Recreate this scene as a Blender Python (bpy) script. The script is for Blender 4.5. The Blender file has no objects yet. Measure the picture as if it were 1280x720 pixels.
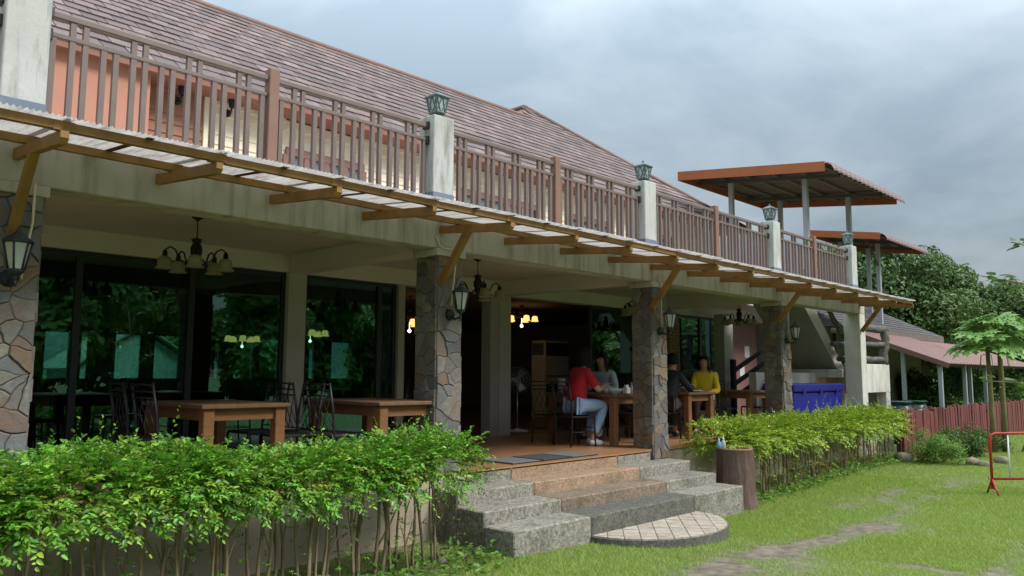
import bpy, math, random
import numpy as np
from mathutils import Vector, Matrix, noise as mnoise
random.seed(7); rng = np.random.default_rng(7)
R = math.radians
scene = bpy.context.scene
COL = scene.collection

# ------------------------------------------------------------------ camera
F_PX, CAM_H = 980.0, 1.655
_vx = np.array([(1592-640)/F_PX, (472.5-360)/F_PX, 1.0]); _vx /= np.linalg.norm(_vx)
_p2 = np.array([(592-640)/F_PX, (472.5-4.5-360)/F_PX, 1.0])
_n = np.cross(_vx, _p2); _n /= np.linalg.norm(_n)
if _n[1] > 0: _n = -_n
_vy = np.cross(_n, _vx)
if _vy[2] < 0: _vy = -_vy
CM = np.stack([_vx, _vy, _n])
cam_d = bpy.data.cameras.new('camera'); cam = bpy.data.objects.new('camera', cam_d); COL.objects.link(cam)
cam_d.sensor_width = 36.0; cam_d.lens = F_PX/1280*36; cam_d.clip_start = .05; cam_d.clip_end = 2000
_m = Matrix.Identity(4)
for i in range(3):
    _m[i][0] = CM[i, 0]; _m[i][1] = -CM[i, 1]; _m[i][2] = -CM[i, 2]
_m[2][3] = CAM_H
cam.matrix_world = _m
scene.camera = cam
def ray(px, py): return CM @ np.array([(px-640)/F_PX, (py-360)/F_PX, 1.0])
CO = np.array([0, 0, CAM_H])
def onz(px, py, z): d = ray(px, py); return CO+d*(z-CAM_H)/d[2]
def ony(px, py, y): d = ray(px, py); return CO+d*y/d[1]
def onx(px, py, x): d = ray(px, py); return CO+d*x/d[0]

# ------------------------------------------------------------------ sky, sun, exposure
SUN_EL, SUN_AZ = R(46), R(-68)          # azimuth measured from +X, sun stands over the lawn
world = bpy.data.worlds.new('World'); scene.world = world; world.use_nodes = True
nt = world.node_tree; N = nt.nodes; L = nt.links; N.clear()
out = N.new('ShaderNodeOutputWorld'); bg = N.new('ShaderNodeBackground'); bg.inputs['Strength'].default_value = .1
L.new(bg.outputs[0], out.inputs[0])
sky = N.new('ShaderNodeTexSky'); sky.sky_type = 'NISHITA'; sky.sun_disc = False
sky.sun_elevation = SUN_EL; sky.sun_rotation = R(90)-SUN_AZ; sky.air_density = 1.2; sky.dust_density = 2.0
tc = N.new('ShaderNodeTexCoord'); sep = N.new('ShaderNodeSeparateXYZ'); L.new(tc.outputs['Generated'], sep.inputs[0])
def mth(op, a, b=None, c=None):
    n = N.new('ShaderNodeMath'); n.operation = op
    for k, v in enumerate((a, b, c)):
        if v is None: continue
        if isinstance(v, (int, float)): n.inputs[k].default_value = v
        else: L.new(v, n.inputs[k])
    return n.outputs[0]
zc = mth('MAXIMUM', sep.outputs[2], 0.0)
zz = mth('ADD', zc, .22)
cx = mth('DIVIDE', sep.outputs[0], zz); cy = mth('DIVIDE', sep.outputs[1], zz)
cmb = N.new('ShaderNodeCombineXYZ'); L.new(cx, cmb.inputs[0]); L.new(cy, cmb.inputs[1])
n1 = N.new('ShaderNodeTexNoise'); n1.inputs['Scale'].default_value = 1.15; n1.inputs['Detail'].default_value = 6; n1.inputs['Roughness'].default_value = .55
n1.inputs['Distortion'].default_value = .35
L.new(cmb.outputs[0], n1.inputs['Vector'])
rp = N.new('ShaderNodeValToRGB'); L.new(n1.outputs['Fac'], rp.inputs[0])
e = rp.color_ramp.elements
e[0].position = .39; e[0].color = (1.75, 2.2, 2.6, 1)
e[1].position = .66; e[1].color = (3.2, 3.65, 3.95, 1)
# overcast luminance rises towards the zenith
lum = mth('MULTIPLY_ADD', mth('POWER', zc, 2.0), 5.4, .46)
vm = N.new('ShaderNodeVectorMath'); vm.operation = 'SCALE'; L.new(rp.outputs[0], vm.inputs[0]); L.new(lum, vm.inputs['Scale'])
mx = N.new('ShaderNodeMix'); mx.data_type = 'RGBA'; mx.inputs[0].default_value = .88
L.new(sky.outputs[0], mx.inputs[6]); L.new(vm.outputs[0], mx.inputs[7]); L.new(mx.outputs[2], bg.inputs['Color'])
sd = bpy.data.lights.new('sun', 'SUN'); sd.energy = 1.5; sd.angle = R(18); sd.color = (1, .96, .9)
sun = bpy.data.objects.new('sun', sd); COL.objects.link(sun)
sv = Vector((math.cos(SUN_AZ)*math.cos(SUN_EL), math.sin(SUN_AZ)*math.cos(SUN_EL), math.sin(SUN_EL)))
sun.rotation_euler = sv.to_track_quat('Z', 'Y').to_euler(); sun.location = (6, -10, 30)
scene.view_settings.view_transform = 'Standard'; scene.view_settings.look = 'None'
scene.view_settings.exposure = 1.18; scene.view_settings.gamma = 1

# ------------------------------------------------------------------ helpers: materials
MATS = {}
def mat(name, c1, c2=None, scale=6, rough=.75, bump=0, bscale=40, metal=0, spec=.35, stretch=(1, 1, 1), stain=None,
        stain_scale=1.5, stain_amt=.5, stain_stretch=(1, 1, 1), trans=0, attr=None, emis=None, estr=0, rnd_ramp=None, coat=0, detail=5):
    m = bpy.data.materials.new(name); m.use_nodes = True; MATS[name] = m
    t = m.node_tree; n = t.nodes; l = t.links
    b = n['Principled BSDF']; o = n['Material Output']
    b.inputs['Roughness'].default_value = rough; b.inputs['Metallic'].default_value = metal
    b.inputs['Specular IOR Level'].default_value = spec
    if coat: b.inputs['Coat Weight'].default_value = coat
    tcn = n.new('ShaderNodeTexCoord'); oi = n.new('ShaderNodeObjectInfo')
    off = n.new('ShaderNodeVectorMath'); off.operation = 'MULTIPLY_ADD'
    l.new(tcn.outputs['Object'], off.inputs[0]); off.inputs[1].default_value = (1, 1, 1)
    sc = n.new('ShaderNodeMath'); sc.operation = 'MULTIPLY'; sc.inputs[1].default_value = 37.0; l.new(oi.outputs['Random'], sc.inputs[0])
    l.new(sc.outputs[0], off.inputs[2])
    vec = off.outputs[0]
    def noise(scale, stretch, det=detail, rough_=.6):
        mp = n.new('ShaderNodeMapping'); mp.inputs['Scale'].default_value = stretch; l.new(vec, mp.inputs[0])
        x = n.new('ShaderNodeTexNoise'); x.inputs['Scale'].default_value = scale; x.inputs['Detail'].default_value = det
        x.inputs['Roughness'].default_value = rough_
        l.new(mp.outputs[0], x.inputs['Vector']); return x.outputs['Fac']
    def mixc(f, a, b_):
        x = n.new('ShaderNodeMix'); x.data_type = 'RGBA'
        l.new(f, x.inputs[0])
        for k, v in ((6, a), (7, b_)):
            if isinstance(v, tuple): x.inputs[k].default_value = (*v, 1)
            else: l.new(v, x.inputs[k])
        return x.outputs[2]
    def rng_(f, lo, hi):
        x = n.new('ShaderNodeMapRange'); x.inputs[1].default_value = lo; x.inputs[2].default_value = hi; l.new(f, x.inputs[0]); return x.outputs[0]
    if rnd_ramp:                                     # one colour per piece
        r_ = n.new('ShaderNodeValToRGB'); r_.color_ramp.interpolation = 'LINEAR'
        el = r_.color_ramp.elements
        while len(el) < len(rnd_ramp): el.new(.5)
        for k, c in enumerate(rnd_ramp): el[k].position = k/(len(rnd_ramp)-1); el[k].color = (*c, 1)
        f = oi.outputs['Random']
        if attr:
            at = n.new('ShaderNodeAttribute'); at.attribute_name = attr
            ad = n.new('ShaderNodeMath'); ad.operation = 'ADD'; l.new(at.outputs['Fac'], ad.inputs[0]); l.new(oi.outputs['Random'], ad.inputs[1])
            fr = n.new('ShaderNodeMath'); fr.operation = 'FRACT'; l.new(ad.outputs[0], fr.inputs[0]); f = fr.outputs[0]
        l.new(f, r_.inputs[0]); col = r_.outputs[0]
        if c2 is not None:
            col = mixc(rng_(noise(scale, stretch), .35, .75), col, c2)
    elif attr:
        at = n.new('ShaderNodeAttribute'); at.attribute_name = attr
        col = mixc(at.outputs['Fac'], c1, c2)
    elif c2 is not None:
        col = mixc(rng_(noise(scale, stretch), .3, .7), c1, c2)
    else: col = None
    if stain is not None:
        f = rng_(noise(stain_scale, stain_stretch, 8, .65), .5, .72)
        mm = n.new('ShaderNodeMath'); mm.operation = 'MULTIPLY'; mm.inputs[1].default_value = stain_amt; l.new(f, mm.inputs[0])
        col = mixc(mm.outputs[0], col if col is not None else c1, stain)
    if col is not None: l.new(col, b.inputs['Base Color'])
    else: b.inputs['Base Color'].default_value = (*c1, 1)
    if bump:
        bp = n.new('ShaderNodeBump'); bp.inputs['Strength'].default_value = bump; bp.inputs['Distance'].default_value = .02
        l.new(noise(bscale, stretch), bp.inputs['Height']); l.new(bp.outputs[0], b.inputs['Normal'])
    if emis: b.inputs['Emission Color'].default_value = (*emis, 1); b.inputs['Emission Strength'].default_value = estr
    if trans:
        tr = n.new('ShaderNodeBsdfTranslucent'); ms = n.new('ShaderNodeMixShader'); ms.inputs[0].default_value = trans
        if col is not None: l.new(col, tr.inputs[0])
        else: tr.inputs[0].default_value = (*c1, 1)
        l.new(b.outputs[0], ms.inputs[1]); l.new(tr.outputs[0], ms.inputs[2]); l.new(ms.outputs[0], o.inputs[0])
    return m

def glass_mat(name, tint, rough=.0, refl=(1, 1, 1), kr=1.2):
    m = bpy.data.materials.new(name); m.use_nodes = True; MATS[name] = m
    t = m.node_tree; n = t.nodes; l = t.links; n.remove(n['Principled BSDF']); o = n['Material Output']
    tr = n.new('ShaderNodeBsdfTransparent'); tr.inputs[0].default_value = (*tint, 1)
    gl = n.new('ShaderNodeBsdfGlossy'); gl.inputs['Roughness'].default_value = rough; gl.inputs[0].default_value = (*refl, 1)
    fr = n.new('ShaderNodeFresnel'); fr.inputs[0].default_value = 1.52
    k = n.new('ShaderNodeMath'); k.operation = 'MULTIPLY'; k.inputs[1].default_value = kr; l.new(fr.outputs[0], k.inputs[0])
    ms = n.new('ShaderNodeMixShader'); l.new(k.outputs[0], ms.inputs[0]); l.new(tr.outputs[0], ms.inputs[1]); l.new(gl.outputs[0], ms.inputs[2])
    l.new(ms.outputs[0], o.inputs[0]); return m

# ------------------------------------------------------------------ helpers: geometry
class MB:
    def __init__(s): s.v = []; s.f = []; s.mi = []; s.sm = []
    def add(s, vs, fs, mi=0, smooth=False):
        o = len(s.v); s.v += [tuple(map(float, p)) for p in vs]
        for f in fs: s.f.append([i+o for i in f]); s.mi.append(mi); s.sm.append(smooth)
        return s
    def box(s, x0, x1, y0, y1, z0, z1, mi=0):
        return s.add([(x0, y0, z0), (x1, y0, z0), (x1, y1, z0), (x0, y1, z0), (x0, y0, z1), (x1, y0, z1), (x1, y1, z1), (x0, y1, z1)],
                     [(0, 3, 2, 1), (4, 5, 6, 7), (0, 1, 5, 4), (1, 2, 6, 5), (2, 3, 7, 6), (3, 0, 4, 7)], mi)
    def cbox(s, x0, x1, y0, y1, z0, z1, c=.01, mi=0):
        """box with chamfered edges"""
        X = (x0, x0+c, x1-c, x1); Y = (y0, y0+c, y1-c, y1); Z = (z0, z0+c, z1-c, z1)
        P = {}; vs = []
        def vid(p):
            if p not in P: P[p] = len(vs); vs.append(p)
            return P[p]
        fs = []
        xs, ys, zs = (X[1], X[2]), (Y[1], Y[2]), (Z[1], Z[2])
        def q(*ps): fs.append([vid(p) for p in ps])
        for (k, x) in ((0, x0), (1, x1)):
            ps = [(x, ys[0], zs[0]), (x, ys[1], zs[0]), (x, ys[1], zs[1]), (x, ys[0], zs[1])]; q(*(ps if k else ps[::-1]))
        for (k, y) in ((0, y0), (1, y1)):
            ps = [(xs[0], y, zs[0]), (xs[1], y, zs[0]), (xs[1], y, zs[1]), (xs[0], y, zs[1])]; q(*(ps[::-1] if k else ps))
        for (k, z) in ((0, z0), (1, z1)):
            ps = [(xs[0], ys[0], z), (xs[1], ys[0], z), (xs[1], ys[1], z), (xs[0], ys[1], z)]; q(*(ps if k else ps[::-1]))
        EX = (x0, x1); EY = (y0, y1); EZ = (z0, z1)
        for i in (0, 1):
            for j in (0, 1):
                ps = [(EX[i], ys[j], zs[0]), (EX[i], ys[j], zs[1]), (xs[i], EY[j], zs[1]), (xs[i], EY[j], zs[0])]; q(*(ps if i == j else ps[::-1]))
                ps = [(EX[i], ys[0], zs[j]), (EX[i], ys[1], zs[j]), (xs[i], ys[1], EZ[j]), (xs[i], ys[0], EZ[j])]; q(*(ps[::-1] if i == j else ps))
                ps = [(xs[0], EY[i], zs[j]), (xs[1], EY[i], zs[j]), (xs[1], ys[i], EZ[j]), (xs[0], ys[i], EZ[j])]; q(*(ps if i == j else ps[::-1]))
                for k in (0, 1):
                    ps = [(EX[i], ys[j], zs[k]), (xs[i], EY[j], zs[k]), (xs[i], ys[j], EZ[k])]
                    q(*(ps if (i+j+k) % 2 else ps[::-1]))
        return s.add(vs, fs, mi)
    def tube(s, pts, rad, n=8, mi=0, smooth=True, caps=True):
        pts = [Vector(p) for p in pts]; k = len(pts)
        if not hasattr(rad, '__len__'): rad = [rad]*k
        vs = []; ref = None
        for i, p in enumerate(pts):
            d = (pts[min(i+1, k-1)]-pts[max(i-1, 0)]).normalized()
            if ref is None:
                ref = Vector((0, 0, 1)) if abs(d.z) < .9 else Vector((1, 0, 0))
            a = d.cross(ref).normalized(); b = a.cross(d).normalized(); ref = b
            for j in range(n):
                t = 2*math.pi*j/n; vs.append(p+(a*math.cos(t)+b*math.sin(t))*rad[i])
        fs = [(i*n+j, i*n+(j+1) % n, (i+1)*n+(j+1) % n, (i+1)*n+j) for i in range(k-1) for j in range(n)]
        s.add(vs, fs, mi, smooth)
        if caps:
            o = len(s.v)-len(vs)
            s.f.append([o+j for j in range(n)][::-1]); s.mi.append(mi); s.sm.append(False)
            s.f.append([o+(k-1)*n+j for j in range(n)]); s.mi.append(mi); s.sm.append(False)
        return s
    def bar(s, p, q, w, h, mi=0, up=(0, 0, 1)):
        """rectangular bar from p to q, width w sideways, h in the up sense (centred)"""
        p = Vector(p); q = Vector(q); d = (q-p).normalized(); u = Vector(up)
        a = d.cross(u).normalized(); b = a.cross(d).normalized()
        vs = []
        for c in (p, q):
            for i, j in ((-1, -1), (1, -1), (1, 1), (-1, 1)): vs.append(c+a*(i*w/2)+b*(j*h/2))
        return s.add(vs, [(3, 2, 1, 0), (4, 5, 6, 7), (0, 1, 5, 4), (1, 2, 6, 5), (2, 3, 7, 6), (3, 0, 4, 7)], mi)
    def lathe(s, prof, n=12, c=(0, 0, 0), mi=0, smooth=True, ax=None):
        vs = []
        for r, z in prof:
            for j in range(n):
                t = 2*math.pi*j/n; vs.append((c[0]+r*math.cos(t), c[1]+r*math.sin(t), c[2]+z))
        k = len(prof)
        fs = [(i*n+j, i*n+(j+1) % n, (i+1)*n+(j+1) % n, (i+1)*n+j) for i in range(k-1) for j in range(n)]
        fs += [tuple(range(n))[::-1], tuple((k-1)*n+j for j in range(n))]
        return s.add(vs, fs, mi, smooth)
    def prism(s, poly, z0, z1, mi=0):
        k = len(poly)
        vs = [(x, y, z0) for x, y in poly]+[(x, y, z1) for x, y in poly]
        return s.add(vs, [tuple(range(k))[::-1], tuple(range(k, 2*k))]+[(i, (i+1) % k, (i+1) % k+k, i+k) for i in range(k)], mi)
    def quad(s, a, b, c, d, mi=0): return s.add([a, b, c, d], [(0, 1, 2, 3)], mi)
    def slab(s, poly3, th, mi=0):
        """flat polygon (3-D points, counter-clockwise seen from its front) given thickness th behind it"""
        P = [Vector(p) for p in poly3]; nn = (P[1]-P[0]).cross(P[2]-P[0]).normalized(); k = len(P)
        vs = P+[p-nn*th for p in P]
        return s.add(vs, [tuple(range(k)), tuple(range(k, 2*k))[::-1]]+[(i, i+k, (i+1) % k+k, (i+1) % k) for i in range(k)], mi)
    def xf(s, M):
        s.v = [tuple(M @ Vector(p)) for p in s.v]; return s

def wloc(o):
    l = Vector((0, 0, 0))
    while o: l += o.location; o = o.parent
    return l
def link(o, parent=None):
    COL.objects.link(o)
    if parent: o.parent = parent
    return o
def mesh_from(mb, mats, name, off=(0, 0, 0)):
    me = bpy.data.meshes.new(name); ox, oy, oz = off
    me.from_pydata([(x-ox, y-oy, z-oz) for x, y, z in mb.v], [], mb.f)
    if not isinstance(mats, (list, tuple)): mats = [mats]
    for m in mats: me.materials.append(MATS[m] if isinstance(m, str) else m)
    me.polygons.foreach_set('material_index', mb.mi); me.polygons.foreach_set('use_smooth', mb.sm)
    me.update(); return me
def build(name, mb, mats, parent=None, world=True):
    """one mesh object; with world=True the vertices are world coordinates, else relative to the parent"""
    off = wloc(parent) if (parent and world) else Vector((0, 0, 0))
    return link(bpy.data.objects.new(name, mesh_from(mb, mats, name, off)), parent)
def inst(name, me, loc, parent=None, rot=None, world=True, scale=None):
    o = bpy.data.objects.new(name, me)
    o.location = Vector(loc)-(wloc(parent) if (parent and world) else Vector((0, 0, 0)))
    if rot: o.rotation_euler = rot
    if scale: o.scale = scale
    return link(o, parent)
def tag(o, label=None, cat=None, group=None, kind=None):
    if label: o['label'] = label
    if cat: o['category'] = cat
    if group: o['group'] = group
    if kind: o['kind'] = kind
    return o
def thing(name, label, cat, loc=(0, 0, 0), group=None):
    o = bpy.data.objects.new(name, None); o.location = loc; o.empty_display_size = .2
    link(o); return tag(o, label, cat, group)
def part_empty(name, parent, loc):
    o = bpy.data.objects.new(name, None); o.location = Vector(loc)-wloc(parent); o.empty_display_size = .1
    return link(o, parent)
def copy_tree(o, parent=None):
    c = o.copy(); COL.objects.link(c); c.parent = parent
    for ch in o.children: copy_tree(ch, c)
    return c

def fast_mesh(name, V, Fq, mats, parent=None, rnd=None, world=True, smooth=False):
    """numpy vertices and equal-sized faces; rnd = per-face random stored as attribute"""
    me = bpy.data.meshes.new(name); off = np.array(wloc(parent)) if (parent and world) else np.zeros(3)
    V = np.asarray(V, dtype=np.float32)-off.astype(np.float32); Fq = np.asarray(Fq, dtype=np.int32); k = Fq.shape[1]
    me.vertices.add(len(V)); me.vertices.foreach_set('co', V.ravel())
    me.loops.add(Fq.size); me.loops.foreach_set('vertex_index', Fq.ravel())
    me.polygons.add(len(Fq)); me.polygons.foreach_set('loop_start', np.arange(len(Fq), dtype=np.int32)*k)
    if rnd is not None:
        a = me.attributes.new('rnd', 'FLOAT', 'FACE'); a.data.foreach_set('value', np.asarray(rnd, dtype=np.float32))
    for m in (mats if isinstance(mats, (list, tuple)) else [mats]): me.materials.append(MATS[m])
    me.update(calc_edges=True); me.validate()
    return link(bpy.data.objects.new(name, me), parent)

def unit(a): return a/np.maximum(np.linalg.norm(a, axis=-1, keepdims=True), 1e-9)
def leaves(P, D, Nn, Ln, W, fold=.25, droop=.15):
    """leaf blades: 6 vertices, two quads. P base, D axis, Nn normal"""
    P = np.asarray(P, float); n = len(P)
    D = unit(D); S = unit(np.cross(Nn, D)); Nn = np.cross(D, S)
    tpl = np.array([(0, 0, 0), (.28, .46, fold), (.68, .38, fold*.6-droop*.5), (1, 0, -droop), (.68, -.38, fold*.6-droop*.5), (.28, -.46, fold)])
    Ln = np.broadcast_to(np.asarray(Ln, float), (n,)); W = np.broadcast_to(np.asarray(W, float), (n,))
    V = (P[:, None, :]+D[:, None, :]*(tpl[None, :, 0:1]*Ln[:, None, None])+S[:, None, :]*(tpl[None, :, 1:2]*W[:, None, None])
         + Nn[:, None, :]*(tpl[None, :, 2:3]*W[:, None, None]))
    b = (np.arange(n)*6)[:, None]
    Fq = np.concatenate([b+np.array([[0, 5, 4, 3]]), b+np.array([[0, 3, 2, 1]])], 1).reshape(-1, 4)
    return V.reshape(-1, 3), Fq

def clip_poly(poly, px, py, nx, ny):
    """keep the side where (p-(px,py)).n <= 0"""
    o = []; k = len(poly)
    for i in range(k):
        a = poly[i]; b = poly[(i+1) % k]
        da = (a[0]-px)*nx+(a[1]-py)*ny; db = (b[0]-px)*nx+(b[1]-py)*ny
        if da <= 0: o.append(a)
        if da*db < 0: t = da/(da-db); o.append((a[0]+(b[0]-a[0])*t, a[1]+(b[1]-a[1])*t))
    return o
def voronoi(w, h, sites):
    cells = []
    for i, (x, y) in enumerate(sites):
        p = [(0, 0), (w, 0), (w, h), (0, h)]
        for j, (u, v) in enumerate(sites):
            if i == j or abs(v-y) > .9: continue
            p = clip_poly(p, (x+u)/2, (y+v)/2, u-x, v-y)
            if len(p) < 3: break
        if len(p) >= 3: cells.append(p)
    return cells
def inset(poly, d):
    """inset of a convex counter-clockwise polygon"""
    k = len(poly); o = list(poly)
    for i in range(k):
        a = poly[i]; b = poly[(i+1) % k]; ex, ey = b[0]-a[0], b[1]-a[1]; ln = math.hypot(ex, ey)
        if ln < 1e-6: continue
        nx, ny = ey/ln, -ex/ln
        o = clip_poly(o, a[0]-nx*d, a[1]-ny*d, nx, ny)
        if len(o) < 3: return []
    return o

# ------------------------------------------------------------------ materials
mat('concrete_beam', (.47, .43, .385), (.39, .355, .32), scale=3, rough=.85, bump=.15, bscale=30, stain=(.13, .12, .09), stain_scale=4, stain_amt=.75, stain_stretch=(1.6, 1.6, .12))
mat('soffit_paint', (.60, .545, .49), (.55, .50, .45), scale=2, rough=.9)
mat('white_paint', (.60, .59, .53), (.50, .49, .43), scale=4, rough=.85, bump=.15, bscale=25, stain=(.30, .26, .19), stain_scale=3.5, stain_amt=.7, stain_stretch=(1.5, 1.5, .35))
mat('pillar_paint', (.48, .485, .45), (.40, .405, .375), scale=3, rough=.9, bump=.2, bscale=25, stain=(.13, .12, .09), stain_scale=4.5, stain_amt=.75, stain_stretch=(2.2, 2.2, .3))
mat('grey_band', (.17, .20, .25), (.13, .155, .20), rough=.7)
mat('mortar', (.12, .115, .105), (.07, .068, .062), scale=12, rough=.95, bump=.3)
mat('flagstone', (0, 0, 0), (.13, .12, .11), scale=13, rough=.8, bump=.5, bscale=22, detail=8,
    rnd_ramp=[(.05, .054, .06), (.19, .20, .21), (.25, .145, .068), (.075, .08, .09), (.25, .235, .195), (.14, .075, .036), (.18, .19, .20), (.06, .063, .07), (.225, .205, .165), (.09, .095, .10)],
    stain=(.16, .09, .042), stain_scale=9, stain_amt=.8)
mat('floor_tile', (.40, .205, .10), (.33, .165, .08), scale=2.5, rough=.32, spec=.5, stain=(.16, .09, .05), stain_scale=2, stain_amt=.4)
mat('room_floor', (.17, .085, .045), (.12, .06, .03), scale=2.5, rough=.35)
mat('aggregate_grey', (.36, .335, .275), (.11, .10, .08), scale=34, rough=.9, bump=.5, bscale=70, stain=(.07, .066, .05), stain_scale=2.5, stain_amt=.85, detail=3)
mat('aggregate_red', (.44, .30, .195), (.21, .14, .09), scale=34, rough=.9, bump=.5, bscale=70, stain=(.12, .09, .055), stain_scale=3, stain_amt=.7, detail=3)
mat('aggregate_dark', (.15, .145, .12), (.045, .044, .038), scale=34, rough=.9, bump=.4, bscale=70, stain=(.26, .24, .18), stain_scale=3, stain_amt=.4, detail=3)
mat('aggregate_brown', (.30, .225, .155), (.11, .085, .06), scale=34, rough=.9, bump=.5, bscale=70, stain=(.07, .062, .05), stain_scale=3, stain_amt=.8, detail=3)
mat('platform_side', (.40, .33, .25), (.32, .26, .20), scale=2, rough=.9, bump=.15, stain=(.13, .12, .085), stain_scale=2, stain_amt=.7, stain_stretch=(1, 1, .5))
mat('dark_frame', (.018, .022, .026), rough=.45, spec=.4)
mat('room_wall', (.36, .335, .30), (.31, .285, .255), scale=2, rough=.9)
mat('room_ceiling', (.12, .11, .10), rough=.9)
mat('column_paint', (.42, .40, .35), (.37, .35, .31), scale=3, rough=.85, bump=.1)
mat('brick', (0, 0, 0), (.20, .11, .07), scale=15, rough=.9, bump=.4, rnd_ramp=[(.34, .20, .12), (.42, .27, .17), (.28, .16, .10), (.38, .23, .15)])
mat('salmon_wall', (.46, .215, .15), (.42, .195, .135), scale=1.5, rough=.8)
mat('salmon_siding', (.34, .17, .115), (.30, .15, .10), scale=2, rough=.8)
mat('cream_siding', (.84, .74, .58), (.78, .68, .53), scale=2, rough=.8, stain=(.42, .33, .24), stain_scale=2, stain_amt=.4)
mat('brown_frame', (.24, .13, .11), (.20, .11, .09), rough=.6)
mat('soffit_brown', (.28, .12, .085), rough=.8)
mat('roof_tile', (0, 0, 0), (.09, .065, .06), scale=5, rough=.6, spec=.3, bump=.15, bscale=20, attr='rnd',
    rnd_ramp=[(.165, .09, .073), (.22, .148, .132), (.085, .053, .047), (.19, .118, .10), (.13, .08, .069), (.245, .17, .155), (.07, .05, .047), (.17, .105, .09)])
mat('ridge_tile', (.21, .12, .095), (.17, .10, .08), scale=5, rough=.6)
mat('rail_paint', (.165, .12, .102), (.135, .098, .084), scale=6, rough=.5, spec=.4)
mat('rail_post', (.225, .125, .088), (.19, .105, .075), scale=5, rough=.6)
mat('awning_wood', (.30, .155, .045), (.225, .112, .031), scale=5, rough=.6, stretch=(1, 1, 1), stain=(.11, .08, .02), stain_scale=2.5, stain_amt=.6, bump=.12, bscale=18)
mat('clear_sheet', (.60, .56, .54), (.45, .40, .37), scale=9, rough=.5, stretch=(2.5, .35, 1), trans=.45, stain=(.15, .09, .07), stain_scale=7, stain_amt=.75, stain_stretch=(3, .3, 1))
mat('rust_strip', (.10, .05, .04), (.07, .035, .03), rough=.8)
mat('conduit', (.60, .53, .38), rough=.6)
glass_mat('teal_glass', (.31, .52, .48), refl=(.62, 1, .98), kr=1.9)
glass_mat('clear_glass', (.72, .86, .82))
mat('pane_blue', (.10, .16, .18), rough=.05, spec=1.0, coat=.6)
mat('black_metal', (.014, .014, .016), rough=.45, spec=.5)
mat('lantern_metal', (.035, .038, .040), (.022, .024, .026), scale=20, rough=.55, metal=.3)
mat('frosted_glass', (.62, .64, .58), rough=.4, trans=.4)
mat('lattice_metal', (.115, .15, .155), (.09, .12, .125), scale=12, rough=.55)
mat('lattice_glass', (.45, .55, .55), rough=.25, trans=.3)
mat('table_wood', (.225, .105, .042), (.165, .075, .03), scale=5, rough=.5, stretch=(1, .25, 6), bump=.06)
mat('table_top_wood', (.19, .105, .06), (.135, .075, .042), scale=4, rough=.4, stretch=(6, .4, 1), bump=.05)
mat('chrome', (.5, .5, .5), rough=.25, metal=1)

# ------------------------------------------------------------------ the restaurant building
YF = 6.25; DECK = 3.40; ZP = .636; YW = 9.30
COLX = [1.46, 5.51, 9.49, 13.55]; CW = .34
bld = thing('restaurant_building', 'two-storey restaurant with stone columns, upper terrace and brown tiled roof', 'building', (9, 9, 0))
# platform
p = MB().box(-3, 5.29, 6.20, 20, -.1, ZP-.004).box(5.29, 9.18, 6.23, 20, -.1, ZP-.004).box(9.18, 19, 6.30, 20, -.1, ZP-.004)
plat = build('platform', p, 'platform_side', bld)
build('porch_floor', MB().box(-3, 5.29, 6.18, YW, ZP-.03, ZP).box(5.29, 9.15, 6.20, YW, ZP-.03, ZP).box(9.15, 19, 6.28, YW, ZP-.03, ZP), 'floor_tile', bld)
build('room_floor', MB().box(-3, 19, YW, 20, ZP-.03, ZP), 'room_floor', bld)
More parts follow.
